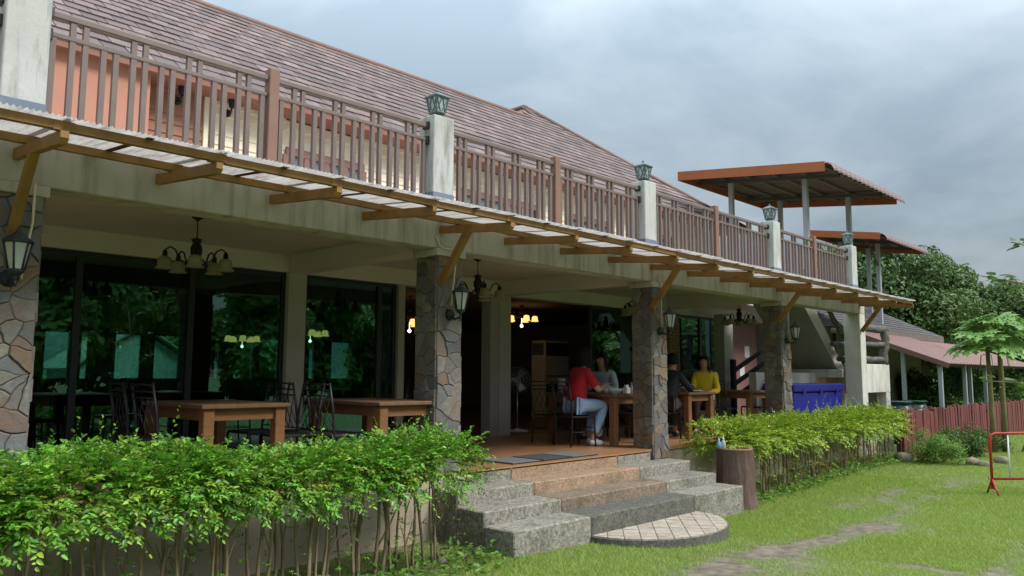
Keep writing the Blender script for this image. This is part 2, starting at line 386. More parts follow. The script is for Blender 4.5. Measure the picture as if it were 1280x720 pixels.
# stone columns, clad piece by piece
def face_map(kind, cx):
    h = CW/2
    if kind == 'front': return lambda u, v, d: (cx-h+u, YF-d, v)
    if kind == 'left': return lambda u, v, d: (cx-h-d, YF+CW-u, v)
    if kind == 'right': return lambda u, v, d: (cx+h+d, YF+u, v)
for ci, cx in enumerate(COLX):
    z0 = {2: .495}.get(ci, .0) if ci != 1 else .0
    if ci == 1: z0 = .3
    z1 = 2.90; h = CW/2
    core = build('stone_column', MB().box(cx-h, cx+h, YF, YF+CW, z0-.05, z1), 'mortar', bld)
    for kind in ('front', 'left', 'right'):
        fm = face_map(kind, cx); H_ = z1-z0
        rs = random.Random(ci*10+len(kind)+3)
        sites = []; v = .04; k = 0
        while v < H_:
            w = rs.choice((2, 2, 3, 3, 1)); stepv = rs.uniform(.075, .15)
            for a in range(w):
                sites.append(((a+.5+rs.uniform(-.32, .32))*CW/w, v+rs.uniform(-.08, .08)))
            v += stepv
        for c in voronoi(CW, H_, sites):
            a = inset(c, .0018)
            if len(a) < 3: continue
            ar = .5*abs(sum(a[i][0]*a[(i+1) % len(a)][1]-a[(i+1) % len(a)][0]*a[i][1] for i in range(len(a))))
            if ar < .0012: continue
            a2 = []
            for i in range(len(a)):
                u0, u1 = a[i], a[(i+1) % len(a)]; ns = max(1, int(math.hypot(u1[0]-u0[0], u1[1]-u0[1])/.035))
                for q_ in range(ns):
                    t = q_/ns; uu, vv = u0[0]+(u1[0]-u0[0])*t, u0[1]+(u1[1]-u0[1])*t
                    f_ = min(1, uu/.03, (CW-uu)/.03)
                    a2.append((uu+.016*f_*mnoise.noise((uu*14, vv*14, ci*3.1+len(kind))), vv+.020*mnoise.noise((uu*14+9, vv*14, ci*3.1+len(kind)))))
            a = a2; cx0, cy0 = sum(q[0] for q in a)/len(a), sum(q[1] for q in a)/len(a)
            b = [(q[0]-(q[0]-cx0)*.009/max(.02, math.hypot(q[0]-cx0, q[1]-cy0)), q[1]-(q[1]-cy0)*.009/max(.02, math.hypot(q[0]-cx0, q[1]-cy0))) for q in a]
            d = rs.uniform(.006, .026); kk = len(a); mb = MB()
            mx_, my_ = sum(q[0] for q in a)/kk, sum(q[1] for q in a)/kk
            o3 = Vector(fm(mx_, my_+z0, 0))
            tilt = rs.uniform(-.03, .03)
            if len(b) != kk:
                b = [(mx_+(q[0]-mx_)*.9, my_+(q[1]-my_)*.9) for q in a]
            vs = [Vector(fm(u, w_+z0, 0))-o3 for u, w_ in a]+[Vector(fm(u, w_+z0, d*.6))-o3 for u, w_ in a]+[Vector(fm(u, w_+z0, d+tilt*(w_-my_)))-o3 for u, w_ in b]
            fs = [tuple(range(2*kk, 3*kk))]
            for i in range(kk):
                j = (i+1) % kk; fs += [(i, j, j+kk, i+kk), (i+kk, j+kk, j+2*kk, i+2*kk)]
            mb.add(vs, fs)
            inst('stone', mesh_from(mb, 'flagstone', 'stone'), o3, core)
    cp = build('capital', MB().cbox(cx-h-.035, cx+h+.035, YF-.035, YF+CW+.035, 2.90, 2.978, .006), 'concrete_beam', bld)
# end column in plain concrete
build('concrete_column', MB().cbox(17.13, 17.43, YF+.002, 6.60, 0, 2.98, .008), 'white_paint', bld)
# beams, soffit, deck
build('front_beam', MB().cbox(-3, 17.43, YF, 6.52, 2.98, 3.39, .008), 'concrete_beam', bld)
for cx in COLX+[17.28]:
    x0 = cx-.13
    if cx > 17: continue
    build('cross_beam', MB().cbox(x0, x0+.26, 6.52, YW, 2.985, 3.23, .006), 'soffit_paint', bld)
build('wall_beam', MB().cbox(-3, 19, YW, YW+.22, 2.99, 3.23, .006), 'soffit_paint', bld)
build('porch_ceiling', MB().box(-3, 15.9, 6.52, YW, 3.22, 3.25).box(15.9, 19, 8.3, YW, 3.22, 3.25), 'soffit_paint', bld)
build('deck', MB().box(-3, 15.9, 6.30, 11.2, 3.255, DECK).box(15.9, 17.4, 6.30, 6.55, 3.39, DECK+.003).box(15.9, 19, 8.3, 11.4, 3.255, DECK), 'concrete_beam', bld)
# window wall: posts, frames, glass
for (a, b) in ((1.2, 1.5), (5.36, 5.63), (9.10, 9.30), (9.31, 9.59)):
    m_ = 'column_paint' if b-a > .22 else 'room_wall'
    build('window_post', MB().cbox(a, b, YW-.02, YW+.2, ZP, 2.99, .006), m_, bld)
FR = 'dark_frame'
def window(x0, x1, muls, z0=ZP, z1=2.99, y=YW+.06, glass='teal_glass', fr=.05):
    f = MB().box(x0, x0+fr, y, y+.06, z0, z1).box(x1-fr, x1, y, y+.06, z0, z1).box(x0+fr, x1-fr, y, y+.06, z1-fr, z1).box(x0+fr, x1-fr, y, y+.06, z0, z0+.04)
    edges = [x0+fr]
    for m_ in muls: f.box(m_-.035, m_+.035, y-.004, y+.064, z0+.04, z1-fr); edges += [m_-.035, m_+.035]
    edges.append(x1-fr)
    w = build('window_frame', f, FR, bld)
    for i in range(0, len(edges), 2):
        build('window_pane', MB().box(edges[i], edges[i+1], y+.025, y+.033, z0+.04, z1-fr), glass, w)
window(-2.9, 1.20, [-1.5, -.1])
window(1.50, 5.36, [2.85, 4.11])
window(5.63, 7.20, [6.9])
window(11.86, 13.35, [])
window(14.82, 16.84, [15.9], z0=1.35)
# sliding leaf stacked behind, door jambs
build('door_jamb', MB().box(7.2, 7.32, YW, YW+.18, ZP, 2.99), 'room_wall', bld)
# wall parts right of the dining room: low wall, brick pier made of bricks
build('low_wall', MB().box(13.35, 14.40, YW+.02, YW+.2, ZP, 2.99).box(14.82, 16.84, YW+.01, YW+.2, ZP, 1.35).box(16.84, 17.3, YW+.02, YW+.2, ZP, 2.99), 'room_wall', bld)
pier = build('brick_pier', MB().box(14.40, 14.82, YW-.06, YW+.2, ZP, 2.99), 'mortar', bld)
bm_ = mesh_from(MB().cbox(-.098, .098, -.012, .012, -.031, .031, .004), 'brick', 'brick')
bh_ = mesh_from(MB().cbox(-.046, .046, -.012, .012, -.031, .031, .004), 'brick', 'brick')
bs_ = mesh_from(MB().cbox(-.012, .012, -.115, .115, -.031, .031, .004), 'brick', 'brick')
z = ZP+.035; k = 0
while z < 2.95:
    if k % 2: xs = [(14.505, bm_), (14.71, bm_)]
    else: xs = [(14.452, bh_), (14.608, bm_), (14.762, bh_)]
    for x, m_ in xs: inst('brick', m_, (x, YW-.062, z), pier)
    inst('brick', bs_, (14.40, YW+.065, z), pier)
    z += .072; k += 1
build('side_door', MB().cbox(17.3, 18.6, YW+.05, YW+.12, ZP, 2.95, .01), 'brown_frame', bld)
build('porch_post', MB().cbox(15.60, 16.0, 8.6, 8.85, ZP, 3.0, .006), 'column_paint', bld)
for q_ in ((-3.15, -3, YW, 20), (19, 19.15, 8.0, 20)): build('room_wall', MB().box(*q_, ZP, 3.23), 'room_wall', bld)
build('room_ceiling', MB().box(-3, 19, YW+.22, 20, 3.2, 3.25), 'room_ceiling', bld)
# back wall of the dining room with real window openings
bw = [( 52, 88), (98, 112), (141, 178), (190, 226), (266, 276), (290, 318), (322, 350), (384, 395), (404, 414)]
YB = 19.8
zt_ = 2.62; zb_ = 1.47
opens = [(float(ony(a, 440, YB)[0]), float(ony(b, 440, YB)[0])) for a, b in bw]+[(12.6, 13.6), (16.2, 17.2)]
w = MB(); x = -3.0
for a, b in opens:
    w.box(x, a, YB, YB+.2, ZP, 3.23); w.box(a, b, YB, YB+.2, ZP, zb_); w.box(a, b, YB, YB+.2, zt_, 3.23); x = b
w.box(x, 19, YB, YB+.2, ZP, 3.23)
build('back_wall', w, 'room_wall', bld)
for a, b in opens:
    fw = build('window_frame', MB().box(a, a+.05, YB-.02, YB+.06, zb_, zt_).box(b-.05, b, YB-.02, YB+.06, zb_, zt_).box(a+.05, b-.05, YB-.02, YB+.06, zt_-.05, zt_).box(a+.05, b-.05, YB-.02, YB+.06, zb_, zb_+.05), FR, bld)
    build('window_pane', MB().box(a+.05, b-.05, YB+.01, YB+.018, zb_+.05, zt_-.05), 'clear_glass', fw)
# white pillars along the terrace edge
PILX = [1.475, 5.46, 9.42, 13.46, 17.14]
for i, px_ in enumerate(PILX):
    pl = build('terrace_pillar', MB().cbox(px_-.145, px_+.145, 6.31, 6.56, DECK-.01, 4.45 if i else 4.9, .008), 'pillar_paint', bld)
    build('base_band', MB().cbox(px_-.15, px_+.15, 6.305, 6.565, DECK-.005, 3.60, .004), 'grey_band', pl)
# upper storey wall
YU = 11.1; EY, EZ = 10.6, 5.82; TP = math.tan(R(38)); CP = math.cos(R(38))
build('upper_wall', MB().box(-2.5, 4.0, YU-.35, YU, DECK, 5.73), 'salmon_wall', bld)
wb = MB()
for k in range(24): wb.box(-2.5+k*.27, -2.5+k*.27+.25, YU-.375, YU-.351, DECK, 4.62)
wb.box(-2.5, 4.0, YU-.385, YU-.351, 4.62, 4.66)
build('wainscot', wb, 'salmon_wall', bld)
WINS = [(6.25, 7.75), (10.0, 12.2), (13.2, 14.9), (16.0, 17.6)]
def siding(x0, x1, m_, z0=DECK, z1=5.70, y=YU):
    s = MB(); z = z0
    while z < z1:
        s.add([(x0, y-.022, z), (x1, y-.022, z), (x1, y-.004, z+.15), (x0, y-.004, z+.15), (x0, y+.1, z), (x1, y+.1, z), (x1, y+.1, z+.15), (x0, y+.1, z+.15)],
              [(0, 1, 2, 3), (0, 4, 5, 1), (2, 6, 7, 3), (1, 5, 6, 2), (0, 3, 7, 4)]); z += .15
    return s
build('siding_wall', siding(4.0, 4.93, 0), 'salmon_siding', bld)
x = 4.93; s = MB()
for a, b in WINS+[(19.9, 19.9)]:
    q = siding(x, a, 0); s.add(q.v, q.f)
    if b > a:
        q = siding(a, b, 0, z0=5.25); s.add(q.v, q.f)
    x = b
build('siding_wall', s, 'cream_siding', bld)
build('corner_board', MB().cbox(4.90, 4.98, YU-.05, YU+.02, DECK, 5.73, .005), 'cream_siding', bld)
for a, b in WINS:
    n_ = max(3, round((b-a)/.42)); f = MB().box(a, b, YU-.06, YU+.04, 5.13, 5.25).box(a, b, YU-.06, YU+.04, DECK, 3.62)
    st = (b-a)/n_; ed = []
    for k in range(n_+1): xx = a+k*st; f.box(xx-.045, xx+.045, YU-.055, YU+.035, 3.62, 5.13)
    fw = build('window_frame', f, 'brown_frame', bld)
    for k in range(n_): build('window_pane', MB().box(a+k*st+.045, a+(k+1)*st-.045, YU, YU+.01, 3.62, 5.13), 'pane_blue', fw)
# roof: front slope runs up to a cross wing whose hip falls to the right
P2 = (16.17, 15.17, EZ+(15.17-EY)*TP); HIPX = P2[0]+(P2[1]-EY); RY = 14.17; RZ = EZ+(RY-EY)*TP; VX = P2[0]-(P2[1]-RY)
XL = -3.2
rf = MB()
rf.slab([(XL, EY, EZ), (HIPX, EY, EZ), P2, (VX, RY, RZ), (XL, RY, RZ)], .1)                       # front
rf.slab([(HIPX, EY, EZ), (HIPX, 22, EZ), (P2[0], 22, P2[2]), P2], .1)                             # right slope of the cross wing
rf.slab([(VX, RY, RZ), P2, (P2[0], 22, P2[2]), (P2[0]-6, 22, P2[2]-6*TP), (P2[0]-6, 19.1, P2[2]-6*TP)], .1)   # left slope of the cross wing
rf.slab([(VX, RY, RZ), (P2[0]-6, RY+6-VX+VX-(P2[0]-VX)+0, RZ-(6-(P2[0]-VX))*TP), (XL, RY+5, RZ-5*TP), (XL, RY, RZ)], .1)  # back
roof = build('roof', rf, 'ridge_tile', bld)
build('eave_soffit', MB().box(XL+.2, HIPX-.2, EY+.05, YU, EZ-.10, EZ-.07).box(XL, HIPX, EY-.0, EY+.03, EZ-.11, EZ-.005), 'soffit_brown', bld)
rows = int(((P2[1]-EY)/CP)/.285); tiles = []
for r_ in range(rows):
    s0 = r_*.285; y0 = EY+s0*CP; xr = HIPX-(y0-EY)-.14
    xl = 0.0 if y0 < RY-.08 else VX+(y0-RY)+.3
    x = xl-(r_ % 2)*.165
    while x+.30 < xr:
        if x > xl-.2: tiles.append((x+.165, s0))
        x += .332
def tile_pt(x, s): return (x, EY+s*CP, EZ+s*math.sin(R(38)))
def cam_d(t):
    q = np.array(tile_pt(*t)); d = q-CO; px = (CM.T @ d); u = 640+F_PX*px[0]/px[2]; v = 360+F_PX*px[1]/px[2]
    vis = 60 < u < 1280 and 0 < v
    return float(np.linalg.norm(d))+(0 if vis else 500)
tiles.sort(key=cam_d)
tm = MB().cbox(-.160, .160, -.02, .32, 0, .028, .005)
tmesh = mesh_from(tm, 'roof_tile', 'roof_tile'); rs = random.Random(4)
TILT = R(38)-R(3.8)
for t in tiles[:300]:
    q = tile_pt(*t); inst('roof_tile', tmesh, (q[0], q[1]-.012, q[2]+.017), roof, (TILT+rs.uniform(-.02, .02), rs.uniform(-.008, .008), 0))
tv = np.array(tm.v); tf = [f for f in tm.f]; VV = []; FF = []; rr = []
ct, st_ = math.cos(TILT), math.sin(TILT)
rot = np.array([[1, 0, 0], [0, ct, -st_], [0, st_, ct]]); base = tv @ rot.T
big = MB(); fi = []
for t in tiles[300:]:
    q = tile_pt(*t); vv = base+np.array([q[0], q[1]-.012, q[2]+.017+rs.uniform(-.003, .003)]); big.add(vv, tf); fi += [rs.random()]*len(tf)
ob = build('roof_tiles', big, 'roof_tile', roof); ob['kind'] = 'stuff'
a_ = ob.data.attributes.new('rnd', 'FLOAT', 'FACE'); a_.data.foreach_set('value', fi)
build('ridge_cap', MB().tube([(XL, RY, RZ+.02), (VX+.05, RY, RZ+.02)], .085, 8), 'ridge_tile', roof)
build('hip_cap', MB().tube([(P2[0], P2[1], P2[2]+.02), (HIPX, EY, EZ+.02)], .085, 8), 'ridge_tile', roof)
build('ridge_cap', MB().tube([(P2[0], P2[1], P2[2]+.02), (P2[0], 22, P2[2]+.02)], .085, 8), 'ridge_tile', roof)

# ------------------------------------------------------------------ terrace railings
bal_lo = mesh_from(MB().box(-.0205, .0205, -.0205, .0205, 3.46, 4.165), 'rail_paint', 'baluster')
bal_hi = mesh_from(MB().box(-.0205, .0205, -.02, .02, 4.20, 4.315), 'rail_paint', 'baluster')
RLAB = ['brown baluster railing with wooden mid post, above the two empty dining tables', 'brown baluster railing with mid post, above the entrance steps',
        'brown baluster railing with mid post, above the table of the diner in yellow', 'brown baluster railing that ends at the last white pillar by the canopies']
def railing(x0, x1, xm, lab, single=False):
    r = thing('terrace_railing', lab, 'railing', ((x0+x1)/2, 6.43, DECK), 'railing bays along the terrace edge')
    for a, b in (((x0, xm-.05), (xm+.05, x1)) if xm else ((x0, x1),)):
        build('top_rail', MB().cbox(a, b, 6.40, 6.46, 4.315, 4.365, .006), 'rail_paint', r)
        build('middle_rail', MB().cbox(a, b, 6.405, 6.455, 4.165, 4.20, .004), 'rail_paint', r)
        build('bottom_rail', MB().cbox(a, b, 6.405, 6.455, 3.425, 3.46, .004), 'rail_paint', r)
        n_ = max(4, int(round((b-a)/.108)//4*4)); pitch = (b-a)/n_
        for k in range(n_):
            x = a+(k+.5)*pitch+(.010 if k % 2 else -.010)*(1)
            inst('baluster', bal_lo, (x, 6.43, 0), r)
            if k % 4 in (1, 2): inst('baluster', bal_hi, (x, 6.43, 0), r)
    if xm: build('post', MB().cbox(xm-.05, xm+.05, 6.375, 6.475, DECK, 4.43, .006), 'rail_post', r)
    for xx in ((x0, x1) if xm else (x1,)):
        c = .03 if xx == x0 else -.03
        build('rail_clamp', MB().cbox(xx-.035, xx+.035, 6.385, 6.475, 4.13, 4.22, .006).cbox(xx-.035, xx+.035, 6.385, 6.475, 4.30, 4.38, .006), 'black_metal', r)
for i in range(4): railing(PILX[i]+.145, PILX[i+1]-.145, (PILX[i]+PILX[i+1])/2, RLAB[i])
railing(-1.0, PILX[0]-.145, None, 'short end of brown railing beside the peeling white pillar')

# ------------------------------------------------------------------ timber awning with clear corrugated sheets
aw = thing('timber_awning', 'long timber awning with clear corrugated sheets below the terrace railing', 'awning', (9, 5.8, 3.1))
RAFX = [1.446+.983*k for k in range(-4, 17)]
def raf_z(y): return 3.14-(6.25-y)*.092     # rafter underside
for x in RAFX:
    mb = MB(); y0, y1 = 5.19, 6.248; h = .078
    vs = []
    for sx in (-.024, .024):
        vs += [(x+sx, y0, raf_z(y0)+.035), (x+sx, y0+.03, raf_z(y0)), (x+sx, y1, raf_z(y1)), (x+sx, y1, raf_z(y1)+h), (x+sx, y0, raf_z(y0)+h)]
    mb.add(vs, [(4, 3, 2, 1, 0), (5, 6, 7, 8, 9)]+[(i, (i+1) % 5, (i+1) % 5+5, i+5) for i in range(5)])
    build('rafter', mb, 'awning_wood', aw)
for k in range(len(RAFX)-1):
    for y, w_ in ((5.235, .05), (5.97, .045)):
        zz_ = raf_z(y)+.080; dz = random.uniform(-.004, .004)
        build('purlin', MB().bar((RAFX[k]-.06, y+(k % 2)*.006, zz_+.03+dz), (RAFX[k+1]+.06, y+(k % 2)*.006, zz_+.03-dz), w_, .055), 'awning_wood', aw)
for x in (COLX[0], COLX[1], COLX[2], COLX[3], 17.28):
    xx = min(RAFX, key=lambda q: abs(q-x)) if x > 2 else 1.446
    build('strut', MB().bar((xx, 6.235, 2.60), (xx, 5.82, raf_z(5.82)+.02), .055, .075, up=(0, 1, 0)), 'awning_wood', aw)
for k in range(len(RAFX)-1):
    mb = MB(); x0, x1 = RAFX[k], RAFX[k+1]+.05; n_ = 30*4; y0, y1 = 5.15, 6.30
    jy = random.uniform(-.02, .02); jz = .006 if k % 2 else 0
    vs = []
    for i in range(n_+1):
        x = x0+(x1-x0)*i/n_; w_ = .009*math.sin(2*math.pi*i/4)
        for y in (y0+jy, (y0+y1)/2, y1): vs.append((x, y, raf_z(y)+.152+w_+jz))
    fs = [(i*3+j, (i+1)*3+j, (i+1)*3+j+1, i*3+j+1) for i in range(n_) for j in range(2)]
    build('corrugated_sheet', mb.add(vs, fs, smooth=True), 'clear_sheet', aw)
    build('overlap_strip', MB().bar((x0+.5, 5.16, raf_z(5.16)+.139), (x0+.5, 6.28, raf_z(6.28)+.139), .045, .006), 'rust_strip', aw)

# ------------------------------------------------------------------ entrance steps
stp = thing('entrance_steps', 'four washed-pebble entrance steps with reddish middle sections', 'steps', (7.4, 5.6, 0))
SX = [5.29, 6.42, 8.40, 9.60]
SY = [5.07, 5.46, 5.85, 6.20, 6.232]; SZ = [.232, .36, .495, .632]
for k in range(4):
    e_ = part_empty('step', stp, (7.4, SY[k], 0))
    for j in range(3):
        x0, x1 = SX[j]+(.002 if j else 0), SX[j+1]-(.002 if j < 2 else 0)
        if k == 3 and j == 2: x1 = 9.15
        m_ = 'aggregate_red' if j == 1 else 'aggregate_grey'
        if k == 0 and j == 1: m_ = 'aggregate_dark'
        if k == 1 and j == 1: m_ = 'aggregate_brown'
        zb = -.25
        y1 = SY[k+1]
        if j == 2 and k >= 2: y1 = 6.235 if k == 2 else 6.29
        m2 = 'aggregate_grey' if k == 0 and j != 1 else m_
        build('step_section', MB().cbox(x0, x1, SY[k], y1, zb, SZ[k], .012), m2, e_)

# half-round slab of square pavers in front of the steps
hs = thing('half_round_slab', 'low half-round slab of cream pavers against the bottom step', 'slab', (7.2, 4.7, 0))
ctr = (7.42, 5.066); rx, ry = 1.02, .80
arc = [(ctr[0]+rx*math.cos(t), ctr[1]+ry*math.sin(t)) for t in np.linspace(math.pi, 2*math.pi, 25)]
build('base', MB().prism(arc, -.25, .035), 'aggregate_dark', hs)
inner = [(ctr[0]+(rx-.02)*math.cos(t), ctr[1]-.005+(ry-.02)*math.sin(t)) for t in np.linspace(math.pi, 2*math.pi, 25)]
mat('paver', (0, 0, 0), (.25, .20, .15), scale=14, rough=.85, bump=.3, rnd_ramp=[(.42, .36, .28), (.36, .30, .23), (.46, .40, .32), (.38, .33, .27)], stain=(.15, .13, .09), stain_scale=4, stain_amt=.5)
def in_convex(poly, clipper):
    o = poly
    for i in range(len(clipper)):
        a = clipper[i]; b = clipper[(i+1) % len(clipper)]; ex, ey = b[0]-a[0], b[1]-a[1]
        if math.hypot(ex, ey) < 1e-6: continue
        o = clip_poly(o, a[0], a[1], ey, -ex)
        if len(o) < 3: return []
    return o
c45, pit = math.cos(R(38)), .165; s45 = math.sin(R(38))
for i in range(-12, 13):
    for j in range(-12, 13):
        sq = [(i*pit+.004, j*pit+.004), ((i+1)*pit-.004, j*pit+.004), ((i+1)*pit-.004, (j+1)*pit-.004), (i*pit+.004, (j+1)*pit-.004)]
        sq = [(7.42+u*c45-v*s45, 4.6+u*s45+v*c45) for u, v in sq]
        cl = in_convex(sq, inner)
        if len(cl) < 3: continue
        cxx = sum(q[0] for q in cl)/len(cl); cyy = sum(q[1] for q in cl)/len(cl)
        zt = .047+random.uniform(-.002, .002)
        mb = MB().prism([(q[0]-cxx, q[1]-cyy) for q in cl], 0, zt-.034)
        inst('paver', mesh_from(mb, 'paver', 'paver'), (cxx, cyy, .034), hs)

# ------------------------------------------------------------------ ground with worn wheel tracks
def g(px, py): q = onz(px, py, 0); return (float(q[0]), float(q[1]))
TRACKS = [([g(880, 718), g(925, 693), g(985, 672), g(1050, 655), g(1100, 642)], .30, .95),
          ([g(1100, 642), g(1130, 622), g(1180, 605)], .28, .55),
          ([g(1060, 622), g(1130, 608), g(1205, 601)], .30, .75),
          ([g(1095, 690), g(1150, 692), g(1190, 700)], .16, .8),
          ([g(1200, 735), g(1245, 700), g(1290, 672), g(1400, 640)], .22, .85),
          ([g(905, 690), g(960, 690), g(1000, 700)], .22, .7)]
def dirt(x, y):
    best = 0
    for pts, w_, amp in TRACKS:
        for a, b in zip(pts[:-1], pts[1:]):
            ex, ey = b[0]-a[0], b[1]-a[1]; L2 = ex*ex+ey*ey
            t = max(0, min(1, ((x-a[0])*ex+(y-a[1])*ey)/L2)); d = math.hypot(x-a[0]-ex*t, y-a[1]-ey*t)
            best = max(best, amp*math.exp(-(d/w_)**2))
    n_ = mnoise.fractal((x*1.6, y*1.6, .3), 1.0, 2.0, 4)
    best = .98*best*(1.0+.95*n_)
    best += max(0, mnoise.fractal((x*.9+7, y*.9, 2.3), 1.0, 2.0, 4)-.22)*.9+max(0, mnoise.fractal((x*3.1+2, y*3.1, 5.3), 1.0, 2.0, 3)-.35)*.5
    if y > 5.0 and x < 5.4: best += .6*(.5+.5*n_)      # bare earth below the hedge
    return max(0.0, min(1.0, best))
def sst(a, b, x): t = max(0, min(1, (x-a)/(b-a))); return t*t*(3-2*t)
def gz(x, y):
    return -.125*sst(5.2, 9.2, x)*(1-sst(10.6, 15.0, x))*sst(-1, 1.2, y)+.018*mnoise.noise((x*.7, y*.7, .5))+.010*mnoise.noise((x*2.1, y*2.1, 3.5)) if 2 < x < 24 and -3 < y < 6 else -.125*sst(5.2, 9.2, x)*(1-sst(10.6, 15.0, x))*sst(-1, 1.2, y)
def lines(lo, hi, step, a, b):
    l = [a]; x = a
    return np.array(sorted(set([a, a*.5+lo*.5, a*.2+lo*.8]+list(np.arange(lo, hi+1e-6, step))+[hi*.7+b*.3, hi*.3+b*.7, b])))
GX = lines(2.5, 20, .12, -300, 500); GY = lines(-1, 6.4, .12, -300, 500)
nx_, ny_ = len(GX), len(GY)
V = np.array([(x, y, gz(x, y)) for y in GY for x in GX]); Fq = np.array([(j*nx_+i, j*nx_+i+1, (j+1)*nx_+i+1, (j+1)*nx_+i) for j in range(ny_-1) for i in range(nx_-1)])
DR = np.array([dirt(x, y) if 2.4 < x < 20.1 and -1.1 < y < 6.5 else .15 for y in GY for x in GX])
m = mat('lawn', (.115, .155, .034), (.085, .125, .027), scale=3, rough=.9, bump=.4, bscale=60)
t_ = m.node_tree; b_ = t_.nodes['Principled BSDF']; old = b_.inputs['Base Color'].links[0].from_socket
at = t_.nodes.new('ShaderNodeAttribute'); at.attribute_name = 'dirt'
mxn = t_.nodes.new('ShaderNodeMix'); mxn.data_type = 'RGBA'
nz = t_.nodes.new('ShaderNodeTexNoise'); nz.inputs['Scale'].default_value = 9; nz.inputs['Detail'].default_value = 8
tcn = t_.nodes.new('ShaderNodeTexCoord'); t_.links.new(tcn.outputs['Object'], nz.inputs['Vector'])
er = t_.nodes.new('ShaderNodeValToRGB'); er.color_ramp.elements[0].color = (.09, .072, .05, 1); er.color_ramp.elements[1].color = (.20, .165, .12, 1)
er.color_ramp.elements[0].position = .35; er.color_ramp.elements[1].position = .7
t_.links.new(nz.outputs['Fac'], er.inputs[0]); t_.links.new(er.outputs[0], mxn.inputs[7]); t_.links.new(old, mxn.inputs[6])
t_.links.new(at.outputs['Fac'], mxn.inputs[0]); t_.links.new(mxn.outputs[2], b_.inputs['Base Color'])
gr = fast_mesh('ground', V, Fq, 'lawn'); gr['kind'] = 'structure'
a_ = gr.data.attributes.new('dirt', 'FLOAT', 'POINT'); a_.data.foreach_set('value', DR.astype(np.float32))
# grass blades
mat('grass_blade', (0, 0, 0), None, rough=.6, attr='rnd', trans=.35, rnd_ramp=[(.24, .35, .045), (.33, .43, .07), (.20, .31, .04), (.39, .46, .11), (.28, .39, .055), (.42, .42, .17)])
cand = []
for (n_, x0, x1, y0, y1) in ((120000, 4.6, 9.5, 1.0, 5.35), (150000, 8.0, 14.0, 1.0, 5.6), (90000, 12.0, 20.0, 1.5, 6.0), (80000, 18.0, 32.0, 2.0, 5.6), (14000, 1.0, 5.4, 4.9, 6.1)):
    q = np.stack([rng.uniform(x0, x1, n_), rng.uniform(y0, y1, n_)], 1)
    c = (np.stack([q[:, 0], q[:, 1], np.full(n_, -CAM_H)], 1)) @ CM
    u = 640+F_PX*c[:, 0]/c[:, 2]; v = 360+F_PX*c[:, 1]/c[:, 2]
    q = q[(u > -40) & (u < 1750) & (v < 860)]; cand.append(q)
Q = np.concatenate(cand)
ii = np.clip(np.searchsorted(GX, Q[:, 0]), 0, nx_-1); jj = np.clip(np.searchsorted(GY, Q[:, 1]), 0, ny_-1)
dd = DR[jj*nx_+ii]
tuft = np.array([mnoise.noise((x*3.2, y*3.2, 9.1)) for x, y in Q[::1]]) if len(Q) < 400000 else np.zeros(len(Q))
keep = rng.random(len(Q)) > dd*1.15-.05
# nothing grows inside steps, slab, platform
inside = ((Q[:, 0] > 5.3) & (Q[:, 0] < 9.6) & (Q[:, 1] > 5.07)) | (((Q[:, 0]-ctr[0])/rx)**2+((Q[:, 1]-ctr[1])/ry)**2 < 1) | (Q[:, 1] > 6.2)
keep &= ~inside; Q = Q[keep]; tuft = tuft[keep]; n_ = len(Q)
h_ = rng.uniform(.012, .034, n_)*(1+1.5*np.clip(tuft, -.45, 1)); h_[rng.random(n_) < .02] *= 1.9
an = rng.uniform(0, 2*np.pi, n_); le = rng.uniform(.3, 1.6, n_)*h_
GZ = V[:, 2].copy(); ii = np.clip(np.searchsorted(GX, Q[:, 0]), 0, nx_-1); jj = np.clip(np.searchsorted(GY, Q[:, 1]), 0, ny_-1); B = np.stack([Q[:, 0], Q[:, 1], GZ[jj*nx_+ii]-.006], 1); sx = np.stack([np.cos(an), np.sin(an), np.zeros(n_)], 1)*.0035
l2 = rng.uniform(0, 2*np.pi, n_); tip = B+np.stack([np.cos(l2)*le, np.sin(l2)*le, h_+.012], 1)
V = np.stack([B-sx, B+sx, tip], 1).reshape(-1, 3); Fq = np.arange(n_*3).reshape(-1, 3)
go = fast_mesh('grass', V, Fq, 'grass_blade', rnd=np.clip(.5+.35*tuft+rng.uniform(-.3, .3, n_), 0, .999)); tag(go, 'short green lawn grass with worn bare patches', 'grass', kind='stuff')

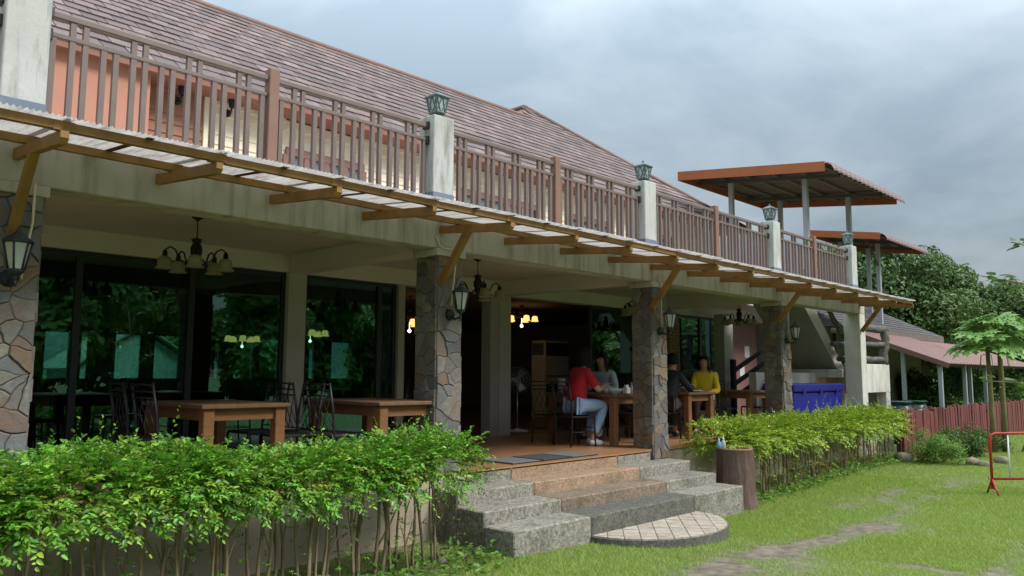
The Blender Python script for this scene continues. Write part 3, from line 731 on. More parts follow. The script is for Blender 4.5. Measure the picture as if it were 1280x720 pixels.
# ------------------------------------------------------------------ hedges
mat('hedge_leaf', (0, 0, 0), None, rough=.38, spec=.5, attr='rnd', trans=.32,
    rnd_ramp=[(.11, .32, .024), (.15, .40, .03), (.19, .45, .036), (.06, .18, .022), (.24, .50, .048), (.085, .25, .024), (.38, .52, .06), (.045, .13, .02), (.20, .30, .05)])
mat('hedge_leaf_yellow', (0, 0, 0), None, rough=.38, spec=.5, attr='rnd', trans=.32,
    rnd_ramp=[(.15, .29, .025), (.24, .39, .03), (.33, .46, .036), (.12, .23, .024), (.42, .51, .045), (.20, .32, .026), (.52, .53, .05)])
mat('stem_bark', (.30, .225, .13), (.17, .125, .075), scale=9, rough=.9, bump=.4, stretch=(3, 3, .6))
def sprigs(P, D, n_leaf, ln, leaf_l, leaf_w, droop=.24):
    """pinnate sprigs: P base, D direction; returns leaf arrays and twig polylines"""
    n = len(P); D = unit(D); out_p, out_d, out_n, out_l = [], [], [], []
    for s in range(n_leaf):
        t = (s+.6)/n_leaf
        pos = P+D*(ln*t)[:, None]; pos[:, 2] -= droop*ln*t*t
        ax = D.copy(); ax[:, 2] -= 2*droop*t; ax = unit(ax)
        side = unit(np.cross(ax, np.tile([0, 0, 1.0], (n, 1))+rng.normal(0, .25, (n, 3))))
        up = np.cross(side, ax)
        sg = 1 if s % 2 else -1
        d = unit(ax*.65+side*sg*.8+rng.normal(0, .18, (n, 3))); d[:, 2] -= .12
        out_p.append(pos); out_d.append(d); out_n.append(up+rng.normal(0, .25, (n, 3))); out_l.append(np.full(n, 1-.35*abs(t-.45)))
    return np.concatenate(out_p), np.concatenate(out_d), np.concatenate(out_n), np.concatenate(out_l)*leaf_l*rng.uniform(.55, 1.35, n*n_leaf)
def hedge(name, label, x0, x1, yc, half, ztop, zlow, n_spr, n_stem, leafm, leaf_l, seed, stem_r=(.010, .019), zj=.10):
    global rng
    rng = np.random.default_rng(seed); rs = random.Random(seed)
    h = thing(name, label, 'hedge', ((x0+x1)/2, yc, 0))
    def top(x): return ztop+zj*mnoise.noise((x*1.7, seed, .5))+zj*.6*mnoise.noise((x*5.1, seed, 1.5))
    def low(x): return zlow+.09*mnoise.noise((x*2.3, seed, 4.5))
    # foliage shell: sprigs root inside and point outwards and up
    X = rng.uniform(x0, x1, n_spr); th = rng.uniform(-.25*np.pi, 1.25*np.pi, n_spr)
    T = np.array([top(x) for x in X]); Lw = np.array([low(x) for x in X]); zc_ = (T+Lw)/2; hz = (T-Lw)/2
    rr_ = rng.uniform(.25, .90, n_spr)
    # squared-off cross-section
    cx_, sz_ = np.cos(th), np.sin(th); sq = 1/np.maximum(np.abs(cx_), np.abs(sz_))**.6
    Yp = yc+half*rr_*cx_*sq; Zp = zc_+hz*rr_*sz_*sq*.95
    dens = np.array([mnoise.noise((a*3.3, c*3.3, seed+b)) for a, b, c in zip(X, Yp, Zp)]); kp = (dens > -.16) | (rng.random(n_spr) < .22) | ((Zp > T-.12) & (dens > -.3)); X, Yp, Zp, T, cx_, sz_ = X[kp], Yp[kp], Zp[kp], T[kp], cx_[kp], sz_[kp]; n_spr = len(X)
    P = np.stack([X, Yp, Zp], 1)
    D = np.stack([rng.normal(0, .55, n_spr), cx_+rng.normal(0, .3, n_spr), sz_*.8+.25+rng.normal(0, .3, n_spr)], 1)
    e0 = X < x0+.25; D[e0, 0] -= .8; e1 = X > x1-.25; D[e1, 0] += .9
    ln = rng.uniform(.10, .22, n_spr)
    A = sprigs(P, D, 11, ln, leaf_l, 0)
    # tall shoots
    n2 = int((x1-x0)*13); X2 = rng.uniform(x0+.1, x1-.1, n2)
    P2_ = np.stack([X2, yc+rng.uniform(-half*.7, half*.7, n2), np.array([top(x) for x in X2])-.06], 1)
    D2 = np.stack([rng.normal(0, .25, n2), rng.normal(0, .25, n2), np.ones(n2)], 1)
    B_ = sprigs(P2_, D2, 12, rng.uniform(.06, .22, n2)*rng.uniform(.6, 2.0, n2), leaf_l*.85, 0, droop=.08)
    # scattered low twigs along the stems
    n3 = int((x1-x0)*(55 if seed == 11 else 75)); X3 = rng.uniform(x0, x1, n3)
    P3 = np.stack([X3, yc+rng.uniform(-half*.45, half*.35, n3), rng.uniform(.08, zlow+.05, n3)], 1)
    D3 = np.stack([rng.normal(0, .8, n3), rng.normal(-.3, .6, n3), rng.uniform(-.2, .5, n3)], 1)
    C_ = sprigs(P3, D3, 7, rng.uniform(.05, .13, n3), leaf_l*.75, 0)
    P, D, Nn, Ls = [np.concatenate([a, b, c]) for a, b, c in zip(A, B_, C_)]
    V, Fq = leaves(P, D, Nn, Ls, Ls*rng.uniform(.36, .58, len(Ls)))
    # the same sprig shares a hue
    n_all = len(P); hue = np.concatenate([np.tile(rng.random(n_spr), 11), np.tile(rng.random(n2), 12), np.tile(rng.random(n3), 7)])
    o = fast_mesh('foliage', V, Fq, leafm, h, rnd=np.repeat((hue*.8+rng.random(n_all)*.2) % 1, 2)); o['kind'] = 'stuff'
    # stems, each its own part, slightly crooked, often in pairs
    for k in range(n_stem):
        x = x0+.06+(x1-x0-.12)*(k+.5)/n_stem+rs.uniform(-.05, .05); y = yc+rs.uniform(-.13, .10)
        lean = rs.uniform(-.07, .07); ly = rs.uniform(-.05, .05); r0 = rs.uniform(*stem_r); zfoot = gz(x, y)-.03
        pts = []
        for i in range(7):
            t = i/6; pts.append((x+lean*t+.014*math.sin(5*t+k)+rs.uniform(-.006, .006), y+ly*t+.012*math.cos(4*t+k), zfoot+(zlow+.12-zfoot)*t))
        mb = MB().tube(pts, [r0*(1-.45*i/6) for i in range(7)], 6)
        for b in range(rs.randint(1, 3)):
            i = rs.randint(2, 5); q = Vector(pts[i]); d = Vector((rs.uniform(-.12, .12), rs.uniform(-.1, .08), rs.uniform(.15, .32)))
            mb.tube([q, q+d*.5+Vector((rs.uniform(-.015, .015), 0, 0)), q+d], [r0*.5, r0*.4, r0*.25], 5)
        build('stem', mb, 'stem_bark', h)
    return h
hedge('hedge', 'bright green leggy hedge with bare stems before the two empty tables', -1.0, 4.84, 5.42, .43, 1.10, .62, 9000, 80, 'hedge_leaf', .044, 11)
hedge('hedge', 'clipped yellow-green hedge running from the log bin to the red fence', 9.95, 17.0, 5.72, .42, 1.0, .44, 6000, 84, 'hedge_leaf_yellow', .046, 12, stem_r=(.008, .015), zj=.06)

# ground cover plants below the hedges
mat('cover_leaf', (0, 0, 0), None, rough=.45, attr='rnd', trans=.25, rnd_ramp=[(.08, .19, .022), (.12, .26, .03), (.065, .16, .022), (.16, .30, .04)])
rng = np.random.default_rng(3)
n_ = 2600; X = np.concatenate([rng.uniform(.8, 5.25, 1500), rng.uniform(9.9, 17.2, 1100)]); Yc = np.concatenate([5.25+rng.normal(0, .22, 1500), 5.42+rng.normal(0, .12, 1100)])
P = np.stack([X, np.minimum(Yc, 6.1), rng.uniform(.01, .13, n_)*rng.uniform(.3, 1, n_)+np.array([gz(a, b) for a, b in zip(X, Yc)])], 1)
ok = ~((P[:, 0] > 5.26) & (P[:, 0] < 9.66) & (P[:, 1] > 5.0)); P = P[ok]; n_ = len(P)
D = np.stack([rng.normal(0, 1, n_), rng.normal(0, 1, n_), rng.uniform(.0, .7, n_)], 1)
Ls = rng.uniform(.03, .075, n_); V, Fq = leaves(P, D, np.tile([0, 0, 1.0], (n_, 1))+rng.normal(0, .3, (n_, 3)), Ls, Ls*.6)
o = fast_mesh('ground_cover', V, Fq, 'cover_leaf', rnd=np.repeat(rng.random(n_), 2)); tag(o, 'low leafy weeds along the foot of the hedges', 'weeds', kind='stuff')

# ------------------------------------------------------------------ trees
mat('tree_leaf', (0, 0, 0), None, rough=.5, attr='rnd', trans=.25, rnd_ramp=[(.06, .115, .028), (.09, .165, .036), (.05, .095, .025), (.12, .20, .045), (.075, .14, .032), (.155, .22, .06)])
mat('tree_leaf_light', (0, 0, 0), None, rough=.5, attr='rnd', trans=.3, rnd_ramp=[(.065, .135, .022), (.10, .185, .03), (.052, .108, .02), (.13, .22, .038)])
mat('tree_leaf_brightened', (0, 0, 0), None, rough=.5, attr='rnd', trans=.35, rnd_ramp=[(.12, .22, .04), (.17, .29, .05), (.09, .18, .032), (.21, .34, .07)])  # leaf colour brightened to offset shade on the side facing the windows
mat('trunk_bark', (.13, .10, .075), (.07, .055, .042), scale=6, rough=.95, bump=.5, stretch=(3, 3, .5))
def tree(label, x, y, h, rx_, rz_, n_clump, n_leaf, leaf, seed, leafm='tree_leaf', name='broadleaf_tree', cz=None, trunk_r=.25, group=None, cat='tree'):
    r = np.random.default_rng(seed); rs = random.Random(seed)
    t = thing(name, label, cat, (x, y, 0), group)
    cz = cz if cz is not None else h-rz_
    u = unit(r.normal(0, 1, (n_clump, 3))); rad = r.uniform(.25, .95, (n_clump, 1))**.6
    C = u*rad*np.array([rx_, rx_, rz_])*r.uniform(.8, 1.1, (n_clump, 1)); C[:, 2] += cz; C[:, 0] += x; C[:, 1] += y
    cr = r.uniform(.22, .40, n_clump)*rx_*(1 if n_clump < 100 else .78)
    ci = r.integers(0, n_clump, n_leaf)
    d = unit(r.normal(0, 1, (n_leaf, 3))); d[:, 2] = d[:, 2]*.75+.12
    P = C[ci]+d*(cr[ci]*r.uniform(.45, 1.05, n_leaf)**.5)[:, None]
    P[:, 2] = np.maximum(P[:, 2], .3)
    Nn = unit(d+np.array([0, 0, .6])+r.normal(0, .5, (n_leaf, 3))); D = np.cross(Nn, r.normal(0, 1, (n_leaf, 3)))
    D[:, 2] -= .25
    Ls = leaf*r.uniform(.7, 1.35, n_leaf)
    V, Fq = leaves(P, D, Nn, Ls, Ls*.6)
    hue = r.random(n_clump)
    o = fast_mesh('crown', V, Fq, leafm, t, rnd=np.repeat((hue[ci]*.55+r.random(n_leaf)*.45), 2)); o['kind'] = 'stuff'
    mb = MB(); top = Vector((x+rs.uniform(-.3, .3), y, cz+.2*rz_)); b0 = Vector((x, y, -.05))
    pts = [b0+(top-b0)*(i/5)+Vector((rs.uniform(-.1, .1), rs.uniform(-.1, .1), 0))*(i > 0) for i in range(6)]
    mb.tube(pts, [trunk_r*(1.25-.2*i) for i in range(6)], 8)
    for k in range(9):
        q = C[rs.randrange(n_clump)]; a = pts[rs.randint(2, 4)]; q = Vector(q)
        mb.tube([a, a+(q-a)*.5+Vector((0, 0, .15)), q], [trunk_r*.45, trunk_r*.3, trunk_r*.1], 5)
    build('trunk', mb, 'trunk_bark', t)
    return t
def at(px, dist):                       # ground point on the line of sight of a column of the picture
    d = ray(px, 465); k = dist/math.hypot(d[0], d[1]); return float(d[0]*k), float(d[1]*k)
BT = 'trees beyond the houses'
for (px_, ds, h, rx_, rz_, nl, lab, sd_, lm) in (
        (1112, 44, 8.7, 4.0, 3.5, 52000, 'tall dark broadleaf tree rising behind the red canopies', 21, 'tree_leaf'),
        (1158, 47, 7.9, 3.0, 3.1, 32000, 'leafy tree right beside the tallest tree, behind the lean-to roof', 22, 'tree_leaf'),
        (1212, 55, 7.7, 3.4, 3.0, 36000, 'rounded dark tree behind the papaya crown', 23, 'tree_leaf'),
        (1282, 50, 7.0, 3.0, 2.8, 32000, 'dark green tree behind the leafy overhanging branch', 24, 'tree_leaf'),
        (1180, 62, 7.2, 4.0, 3.2, 22000, 'distant tree filling the gap low between the larger crowns', 25, 'tree_leaf')):
    x, y = at(px_, ds); tree(lab, x, y, h, rx_, rz_, 120, nl, .19, sd_, lm, group=BT)
# row across the lawn, behind the viewer; it shows in the window glass
GT = 'trees across the lawn reflected in the windows'
for k, (x, y, h) in enumerate(((-4, -21, 7), (3, -24, 8.2), (10, -21, 7.2), (17, -25, 8.6), (24, -22, 7.4), (32, -26, 9), (41, -24, 8), (49, -22, 8), (57, -25, 8.5), (65, -22, 8), (74, -25, 9), (84, -23, 8.5))):
    tree('tree across the lawn, seen mirrored in the window glass', x, y, h, 4.6, h*.52, 40, 12000, .46, 40+k, 'tree_leaf_brightened', cz=h*.46, group=GT)
# garden behind the dining room, seen through its back windows
for k, (x, y, h) in enumerate(((1.5, 33, 6), (6, 36, 7), (13, 34, 6.5), (19, 37, 7), (26, 33, 6))):
    tree('garden tree seen through the dining room back windows', x, y, h, 3, h*.42, 26, 5000, .42, 60+k, 'tree_leaf_light', cz=h*.52, group='garden trees behind the dining room')

# ------------------------------------------------------------------ wall lanterns on the stone columns
def lathe6(mb, prof, c, mi=0, n=6): return mb.lathe(prof, n, c, mi, smooth=False)
LANT = ['black wall lantern on the stone column beside the left hedge', 'black wall lantern on the stone column at the hedge end of the steps',
        'black wall lantern on the stone column standing on the steps', 'black wall lantern on the stone column before the blue box']
for cx, zc_, lab in zip(COLX, (2.36, 2.34, 2.34, 2.34), LANT):
    sc = 1.25 if cx < 2 else 1.0
    t = thing('wall_lantern', lab, 'lantern', (cx, YF-.03, zc_-.1), 'wall lanterns on the stone columns')
    y = YF-.19; x = cx-.01; z = zc_
    build('back_plate', MB().tube([(x, YF-.022, z-.06), (x, YF-.055, z-.06)], [.062, .045], 10), 'lantern_metal', t)
    build('arm', MB().tube([(x, YF-.04, z-.07), (x, YF-.10, z-.11), (x, y, z-.09), (x, y, z-.03)], [.014, .012, .012, .018], 7).tube([(x, y, z-.13), (x, y, z-.09)], [.006, .012], 6), 'lantern_metal', t)
    build('cage', lathe6(MB(), [(.03, -.05), (.05, -.03), (.052, -.012)], (x, y, z)), 'lantern_metal', t)
    build('hood', MB().lathe([(.088, .165), (.10, .17), (.095, .185), (.04, .225), (.018, .245), (.012, .27), (.004, .285)], 6, (x, y, z), smooth=False), 'lantern_metal', t)
    b = MB()
    for k in range(6):
        a = 2*math.pi*k/6; b.tube([(x+.050*math.cos(a), y+.050*math.sin(a), z-.012), (x+.086*math.cos(a), y+.086*math.sin(a), z+.167)], .0075, 5)
    build('bars', b, 'lantern_metal', t)
    build('glass', MB().lathe([(.043, -.010), (.080, .165)], 6, (x, y, z), smooth=False), 'frosted_glass', t)
# conduits
CON = [('cream conduit looping round the capital of the column by the left hedge', [(1.56, 6.19, 2.98), (1.56, 6.19, 2.7), (1.53, 6.20, 2.46), (1.52, 6.21, 2.30)]),
       ('cream conduit dropping to the lantern from the beam, bent over a capital', [(5.30, 6.235, 3.10), (5.36, 6.235, 3.0), (5.38, 6.19, 2.975), (5.545, 6.19, 2.98), (5.55, 6.19, 2.9), (5.52, 6.20, 2.6), (5.50, 6.205, 2.38)]),
       ('straight cream conduit above the lantern of the column on the steps', [(9.47, 6.235, 3.08), (9.47, 6.19, 2.96), (9.47, 6.19, 2.85), (9.48, 6.20, 2.38)]),
       ('cream conduit beside the strut of the column before the blue box', [(13.40, 6.235, 3.22), (13.41, 6.195, 2.98), (13.55, 6.195, 2.97), (13.56, 6.19, 2.85), (13.55, 6.20, 2.38)])]
for lab, pts in CON:
    tag(build('conduit', MB().tube(pts, .009, 6), 'conduit'), lab, 'pipe', 'conduits on the columns')

# ------------------------------------------------------------------ lattice lanterns on the terrace pillars
PL = ['grey lattice lantern on the white pillar above the end of the left hedge', 'grey lattice lantern on the white pillar above the steps', 'grey lattice lantern on the white pillar before the red canopy', 'grey lattice lantern on the last white pillar of the terrace']
for px_, lab in zip(PILX[1:], PL):
    t = thing('pillar_lantern', lab, 'lantern', (px_, 6.435, 4.45), 'lattice lanterns on the pillars')
    c = (px_, 6.435, 4.45)
    build('base', MB().lathe([(.085, 0), (.085, .02), (.055, .04), (.06, .05), (.09, .055), (.09, .07)], 12, c), 'lattice_metal', t)
    def sq(prof):
        vs = [(c[0]+sx*r_, c[1]+sy*r_, c[2]+z_) for r_, z_ in prof for sx, sy in ((-1, -1), (1, -1), (1, 1), (-1, 1))]; k_ = len(prof)
        return MB().add(vs, [(i*4+j, i*4+(j+1) % 4, (i+1)*4+(j+1) % 4, (i+1)*4+j) for i in range(k_-1) for j in range(4)]+[(3, 2, 1, 0), tuple((k_-1)*4+j for j in range(4))])
    build('glass', sq([(.058, .07), (.082, .235)]), 'lattice_glass', t)
    lt = MB(); 
    def edge(u, v, f):          # point on face f at (u across -1..1, v up 0..1)
        h = .062+.026*v
        cs = [(-h, -h), (h, -h), (h, h), (-h, h)]; a, b = cs[f], cs[(f+1) % 4]; s = (u+1)/2
        return (c[0]+a[0]+(b[0]-a[0])*s, c[1]+a[1]+(b[1]-a[1])*s, c[2]+.07+.168*v)
    for f in range(4):
        for s in (-1, 1):
            for k in (-1.5, -.5, .5, 1.5):
                u0, u1 = k-.5*s*.9, k+.5*s*.9
                p0, p1 = (u0, 0), (u1, 1)
                # clip to the face
                def at_u(u): t_ = (u-u0)/(u1-u0); return (u, t_)
                lo, hi = sorted((u0, u1))
                pts = [p0, p1]
                q = [p if -1 <= p[0] <= 1 else at_u(max(-1, min(1, p[0]))) for p in pts]
                if hi <= -1 or lo >= 1: continue
                lt.bar(edge(*q[0], f), edge(*q[1], f), .010, .008, up=(1, 1, .3))
        lt.bar(edge(-1, 0, f), edge(-1, 1, f), .014, .014, up=(1, 1, .3))
    build('lattice', lt, 'lattice_metal', t)
    build('roof', sq([(.096, .232), (.106, .242), (.103, .254), (.042, .292), (.016, .306), (.009, .312), (.013, .325), (.003, .345)]), 'lattice_metal', t)
    for o in t.children:
        if o.name.split('.')[0] in ('roof', 'glass'): pass
# upstairs wall lamps
for x, y, lab in ((4.50, YU-.05, 'black wall lamp on the salmon siding of the upper storey'), (5.25, YU-.05, 'black wall lamp on cream siding next to the corner board'), (9.1, YU-.05, 'black wall lamp on cream siding between the upper windows'), (12.75, YU-.05, 'black wall lamp between the far upper windows')):
    t = thing('upper_wall_lamp', lab, 'lamp', (x, y, 5.55), 'wall lamps of the upper storey')
    build('arm', MB().tube([(x, y+.02, 5.55), (x, y-.10, 5.52), (x, y-.14, 5.6)], .015, 6).tube([(x, y+.03, 5.55), (x, y-.01, 5.55)], .06, 8), 'black_metal', t)
    build('cage', MB().lathe([(.04, 5.6), (.05, 5.62), (.08, 5.84), (.10, 5.85), (.03, 5.93), (.005, 5.98)], 6, (x, y-.14, 0), smooth=False), 'black_metal', t)

# ------------------------------------------------------------------ chandeliers
mat('old_bronze', (.035, .026, .022), (.022, .016, .014), scale=15, rough=.5, metal=.5)
mat('shade_unlit', (.46, .42, .28), (.38, .34, .22), scale=8, rough=.35, trans=.35)
mat('shade_lit', (.6, .45, .2), rough=.4, emis=(1, .50, .15), estr=.8)
mat('bulb_lit', (1, .8, .5), rough=.4, emis=(1, .84, .62), estr=3.5)
def chandelier(label, x, y, ztop, drop, lit=False, group=None, n=5):
    t = thing('chandelier', label, 'chandelier', (x, y, ztop), group)
    zb = ztop-drop
    build('rod', MB().lathe([(.005, -.045), (.02, -.03), (.06, -.005), (.062, 0)], 10, (x, y, ztop)).tube([(x, y, ztop-.03), (x, y, zb+.24)], .006, 6), 'old_bronze', t)
    build('body', MB().lathe([(.01, -.02), (.03, 0), (.045, .03), (.03, .05), (.055, .08), (.06, .14), (.045, .18), (.03, .19), (.045, .20), (.045, .225), (.06, .23), (.012, .25)], 10, (x, y, zb)), 'old_bronze', t)
    for k in range(n):
        a = 2*math.pi*k/n+.5; cx, sx = math.cos(a), math.sin(a)
        pts = [(x+r*cx, y+r*sx, zb+z) for r, z in ((.04, .05), (.10, -.01), (.16, .02), (.20, .11), (.25, .135), (.295, .10))]
        ar = build('arm', MB().tube(pts, .009, 6).lathe([(.012, .10), (.024, .085), (.026, .04), (.032, .03)], 8, (x+.295*cx, y+.295*sx, zb)), 'old_bronze', t)
        build('shade', MB().lathe([(.032, .035), (.060, .02), (.068, -.03), (.066, -.06), (.092, -.085), (.088, -.085), (.055, -.055), (.03, .025)], 12, (x+.295*cx, y+.295*sx, zb)), 'shade_lit' if lit else 'shade_unlit', ar)
    if lit: build('bulb', MB().lathe([(.002, -.22), (.03, -.2), (.03, -.17), (.006, -.15)], 8, (x, y, zb)).tube([(x, y, zb-.16), (x, y, zb)], .004, 5), 'bulb_lit', t)
    return t
PG = 'unlit chandeliers under the porch ceiling'
chandelier('unlit bronze chandelier with flower shades above the empty tables', 3.40, 7.7, 3.22, .46, group=PG)
chandelier('unlit bronze chandelier with flower shades above the doormats', 7.30, 7.7, 3.22, .46, group=PG)
chandelier('unlit bronze chandelier half hidden by the column on the steps', 11.15, 7.7, 3.22, .46, group=PG)
chandelier('unlit bronze chandelier behind the column before the blue box', 14.6, 7.7, 3.22, .46, group=PG)
IG = 'lit chandeliers inside the dining room'
for px_, py_, Y_, lab in ((303, 422, 15.5, 'lit chandelier seen through the glass behind the first empty table'), (388, 415, 14.0, 'lit chandelier seen through the glass beside the pale window post'),
                          (512, 402, 12.2, 'lit chandelier glowing in the open doorway beside a stone column'), (652, 397, 12.0, 'lit chandelier glowing above the air conditioner')):
    q = ony(px_, py_, Y_); chandelier(lab, float(q[0]), float(q[1]), 3.2, 3.2-float(q[2]), True, IG, 5)

# ------------------------------------------------------------------ tables
def make_table(w, d, name='dining_table'):
    t = thing(name, 'x', 'table', (0, 0, 0))
    build('table_top', MB().cbox(-w/2, w/2, -d/2, d/2, .705, .745, .008), 'table_top_wood', t)
    ap = .09
    for sx in (-1, 1):
        for sy in (-1, 1):
            x = sx*(w/2-.085); y = sy*(d/2-.085)
            build('leg', MB().cbox(x-.05, x+.05, y-.05, y+.05, 0, .705, .006), 'table_wood', t)
    for sy in (-1, 1): build('apron', MB().box(-w/2+.135, w/2-.135, sy*(d/2-.085)-.014, sy*(d/2-.085)+.014, .60, .704), 'table_wood', t)
    for sx in (-1, 1): build('apron', MB().box(sx*(w/2-.085)-.014, sx*(w/2-.085)+.014, -d/2+.135, d/2-.135, .60, .704), 'table_wood', t)
    return t
T0 = make_table(.86, 1.35)
TB = [((3.50, 7.36), 'empty wooden table under the chandelier, seen over the left hedge'), ((5.08, 6.95), 'empty wooden table against the stone column at the hedge end'),
      ((9.63, 7.50), 'wooden table with white bowls where the diner in red sits'), ((11.55, 7.45), 'wooden table with a white dish where the diner in yellow sits'),
      ((13.75, 7.5), 'wooden table behind the column before the blue box')]
TABLES = []
for i, ((x, y), lab) in enumerate(TB):
    o = T0 if i == 0 else copy_tree(T0)
    o.location = (x, y, ZP); o['label'] = lab; o['group'] = 'wooden tables on the porch'; TABLES.append((x, y))

# ------------------------------------------------------------------ chairs: thin black metal, lattice back
mat('chair_seat', (.02, .02, .022), rough=.55)
mat('chair_grey', (.16, .17, .18), rough=.35, metal=.6)
def make_chair():
    c = thing('metal_chair', 'x', 'chair', (0, 0, 0)); m_ = 'black_metal'; w = .20
    build('seat', MB().cbox(-.20, .20, -.205, .205, .43, .46, .012), 'chair_seat', c)
    for s in (-1, 1):
        build('back_leg', MB().tube([(-.235, s*w, 0), (-.205, s*w, .44), (-.225, s*w, .70), (-.275, s*w, .99)], .0125, 7), m_, c)
        build('front_leg', MB().tube([(.205, s*w, 0), (.19, s*w, .44)], .0125, 7), m_, c)
        build('side_stretcher', MB().tube([(-.222, s*w, .22), (.198, s*w, .22)], .008, 6), m_, c)
    build('front_stretcher', MB().tube([(.198, -w, .28), (.198, w, .28)], .008, 6), m_, c)
    build('rear_stretcher', MB().tube([(-.221, -w, .22), (-.221, w, .22)], .008, 6), m_, c)
    for z, x in ((.97, -.272), (.91, -.262), (.85, -.251)): build('back_slat', MB().tube([(x, -w, z), (x-.012, 0, z+.008), (x, w, z)], .009, 6), m_, c)
    lt = MB()
    for k in range(-3, 4):
        for s in (-1, 1):
            y0 = k*.10; y1 = y0+s*.17
            if abs(y1) > .205 or abs(y0) > .205: continue
            lt.tube([(-.208, y0, .50), (-.248, y1, .84)], .0045, 5)
    lt.tube([(-.207, -w, .50), (-.207, w, .50)], .007, 6)
    build('lattice', lt, m_, c)
    return c
CH0 = make_chair(); CH0.scale = (1, 1, .94); CHAIRS = [0]
def chair(x, y, deg, lab, grey=False):
    o = CH0 if CHAIRS[0] == 0 else copy_tree(CH0); CHAIRS[0] += 1
    o.location = (x, y, ZP); o.rotation_euler = (0, 0, R(deg)); o['label'] = lab; o['group'] = 'black metal chairs on the porch'
    return o
chair(2.98, 7.10, 4, 'black metal chair at the first empty table, close to its corner, back to the hedge')
chair(2.99, 7.70, -3, 'black metal chair at the first empty table, by the window mullion')
chair(4.12, 7.05, 178, 'black metal chair across the first empty table, closer to the lawn')
chair(4.12, 7.72, 183, 'black metal chair across the first empty table, next to the pale window post')
chair(4.52, 6.75, 2, 'black metal chair at the second empty table, closer to the lawn')
chair(4.52, 7.36, -4, 'black metal chair at the second empty table, closer to the glass')
chair(5.72, 7.3, 182, 'black metal chair behind the second empty table')
chair(8.93, 7.33, -14, 'black metal chair occupied by the diner in red')
chair(9.12, 7.95, 3, 'empty black metal chair beside the diner in red')
chair(10.42, 7.86, 180, 'black metal chair occupied by the diner in light blue')
chair(10.28, 7.2, 180, 'black metal chair next to the diner in light blue, by the stone column')
chair(11.0, 7.2, 0, 'black metal chair occupied by the diner in black')
chair(11.0, 7.85, 0, 'empty black metal chair beside the diner in black')
chair(12.55, 7.33, 195, 'black metal chair occupied by the diner in yellow')
chair(12.75, 7.95, 95, 'black metal chair turned sideways behind the diner in yellow')
chair(13.10, 7.3, 3, 'black metal chair at the table before the low wall, closer to the lawn')
chair(14.40, 7.3, 180, 'black metal chair beyond the table before the low wall')
chair(13.12, 7.95, -5, 'black metal chair at the table before the low wall, closer to the glass')
# furniture in the dark dining room
T1 = copy_tree(T0); T1['group'] = 'tables in the dining room'
spots = [(2.6, 11.6), (5.2, 11.8), (3.4, 14.4), (6.4, 14.8), (8.4, 12.6), (10.0, 15.5), (16.4, 11.5)]
TL = ['dark table just inside the glass by the left stone column', 'dark table inside the glass behind the pale window post', 'dark table deep in the dining room below the back windows', 'dark table deep in the dining room below the lit chandelier',
      'dark table inside the open doorway', 'dark table far inside, behind the standing fan', 'dark table inside the window beside the brick pier']
for i, (x, y) in enumerate(spots):
    o = T1 if i == 0 else copy_tree(T1); o.location = (x, y, ZP); o['label'] = TL[i]
    for s, w_ in ((-1, 'left'), (1, 'right')):
        for dy in (-.35, .35):
            q = copy_tree(CH0); q.location = (x+s*.62, y+dy, ZP); q.rotation_euler = (0, 0, 0 if s < 0 else math.pi); q['group'] = 'chairs in the dining room'
            q['label'] = 'chair at the '+TL[i]

# ------------------------------------------------------------------ tableware
mat('white_china', (.72, .71, .67), rough=.25, spec=.5)
mat('clear_plastic', (.55, .58, .58), rough=.2, trans=.5)
mat('blue_gel', (.25, .45, .62), rough=.2, trans=.3)
mat('red_sauce', (.35, .05, .03), rough=.3)
ZT = ZP+.745
def bowl(x, y, r, h, lab, name='bowl'):
    b = MB().lathe([(r*.5, 0), (r*.55, h*.1), (r*.9, h*.6), (r, h), (r*.94, h), (r*.8, h*.5), (r*.3, h*.22)], 16, (x, y, ZT))
    return tag(build(name, b, 'white_china'), lab, name, 'white dishes on the tables')
bowl(9.45, 7.02, .10, .075, 'large white bowl in front of the diner in red')
bowl(9.62, 7.10, .09, .07, 'white bowl near the table edge by the column on the steps')
bowl(9.80, 7.45, .08, .06, 'white bowl in the middle of the table of the diner in red')
bowl(9.42, 7.75, .11, .03, 'flat white plate beside the water jug', 'plate')
bowl(11.50, 7.05, .11, .085, 'white tureen in front of the diner in black')
bowl(11.62, 6.98, .14, .025, 'white plate under the hand of the diner in yellow', 'plate')
bowl(11.45, 7.25, .12, .02, 'white plate behind the tureen', 'plate')
tag(build('water_jug', MB().lathe([(.05, 0), (.06, .01), (.065, .10), (.06, .2), (.068, .22), (.06, .22), (.05, .1)], 12, (9.38, 7.98, ZT)).tube([(9.45, 7.98, ZT+.18), (9.49, 7.98, ZT+.12), (9.45, 7.98, ZT+.05)], .008, 6), 'clear_plastic'), 'clear plastic water jug on the table of the diner in red', 'jug')
for x, y, lab in ((9.33, 7.86, 'small sauce bottle next to the water jug'), (9.36, 7.60, 'small sauce bottle behind the diner in red'), (9.86, 7.0, 'small sauce bottle close to the column on the steps')):
    tag(build('sauce_bottle', MB().lathe([(.028, 0), (.03, .01), (.03, .09), (.012, .12), (.012, .15), (.014, .155), (.012, .17)], 10, (x, y, ZT)), 'red_sauce' if x < 9.35 else 'clear_plastic'), lab, 'bottle', 'bottles on the tables')
for x, y, lab in ((9.70, 6.98, 'napkin holder on the corner of the table with white bowls'), (11.30, 7.55, 'napkin holder on the table with the tureen')):
    tag(build('napkin_holder', MB().cbox(x-.05, x+.05, y-.04, y+.04, ZT, ZT+.09, .006).box(x-.03, x+.03, y-.02, y+.02, ZT+.091, ZT+.13), 'white_china'), lab, 'napkin holder')

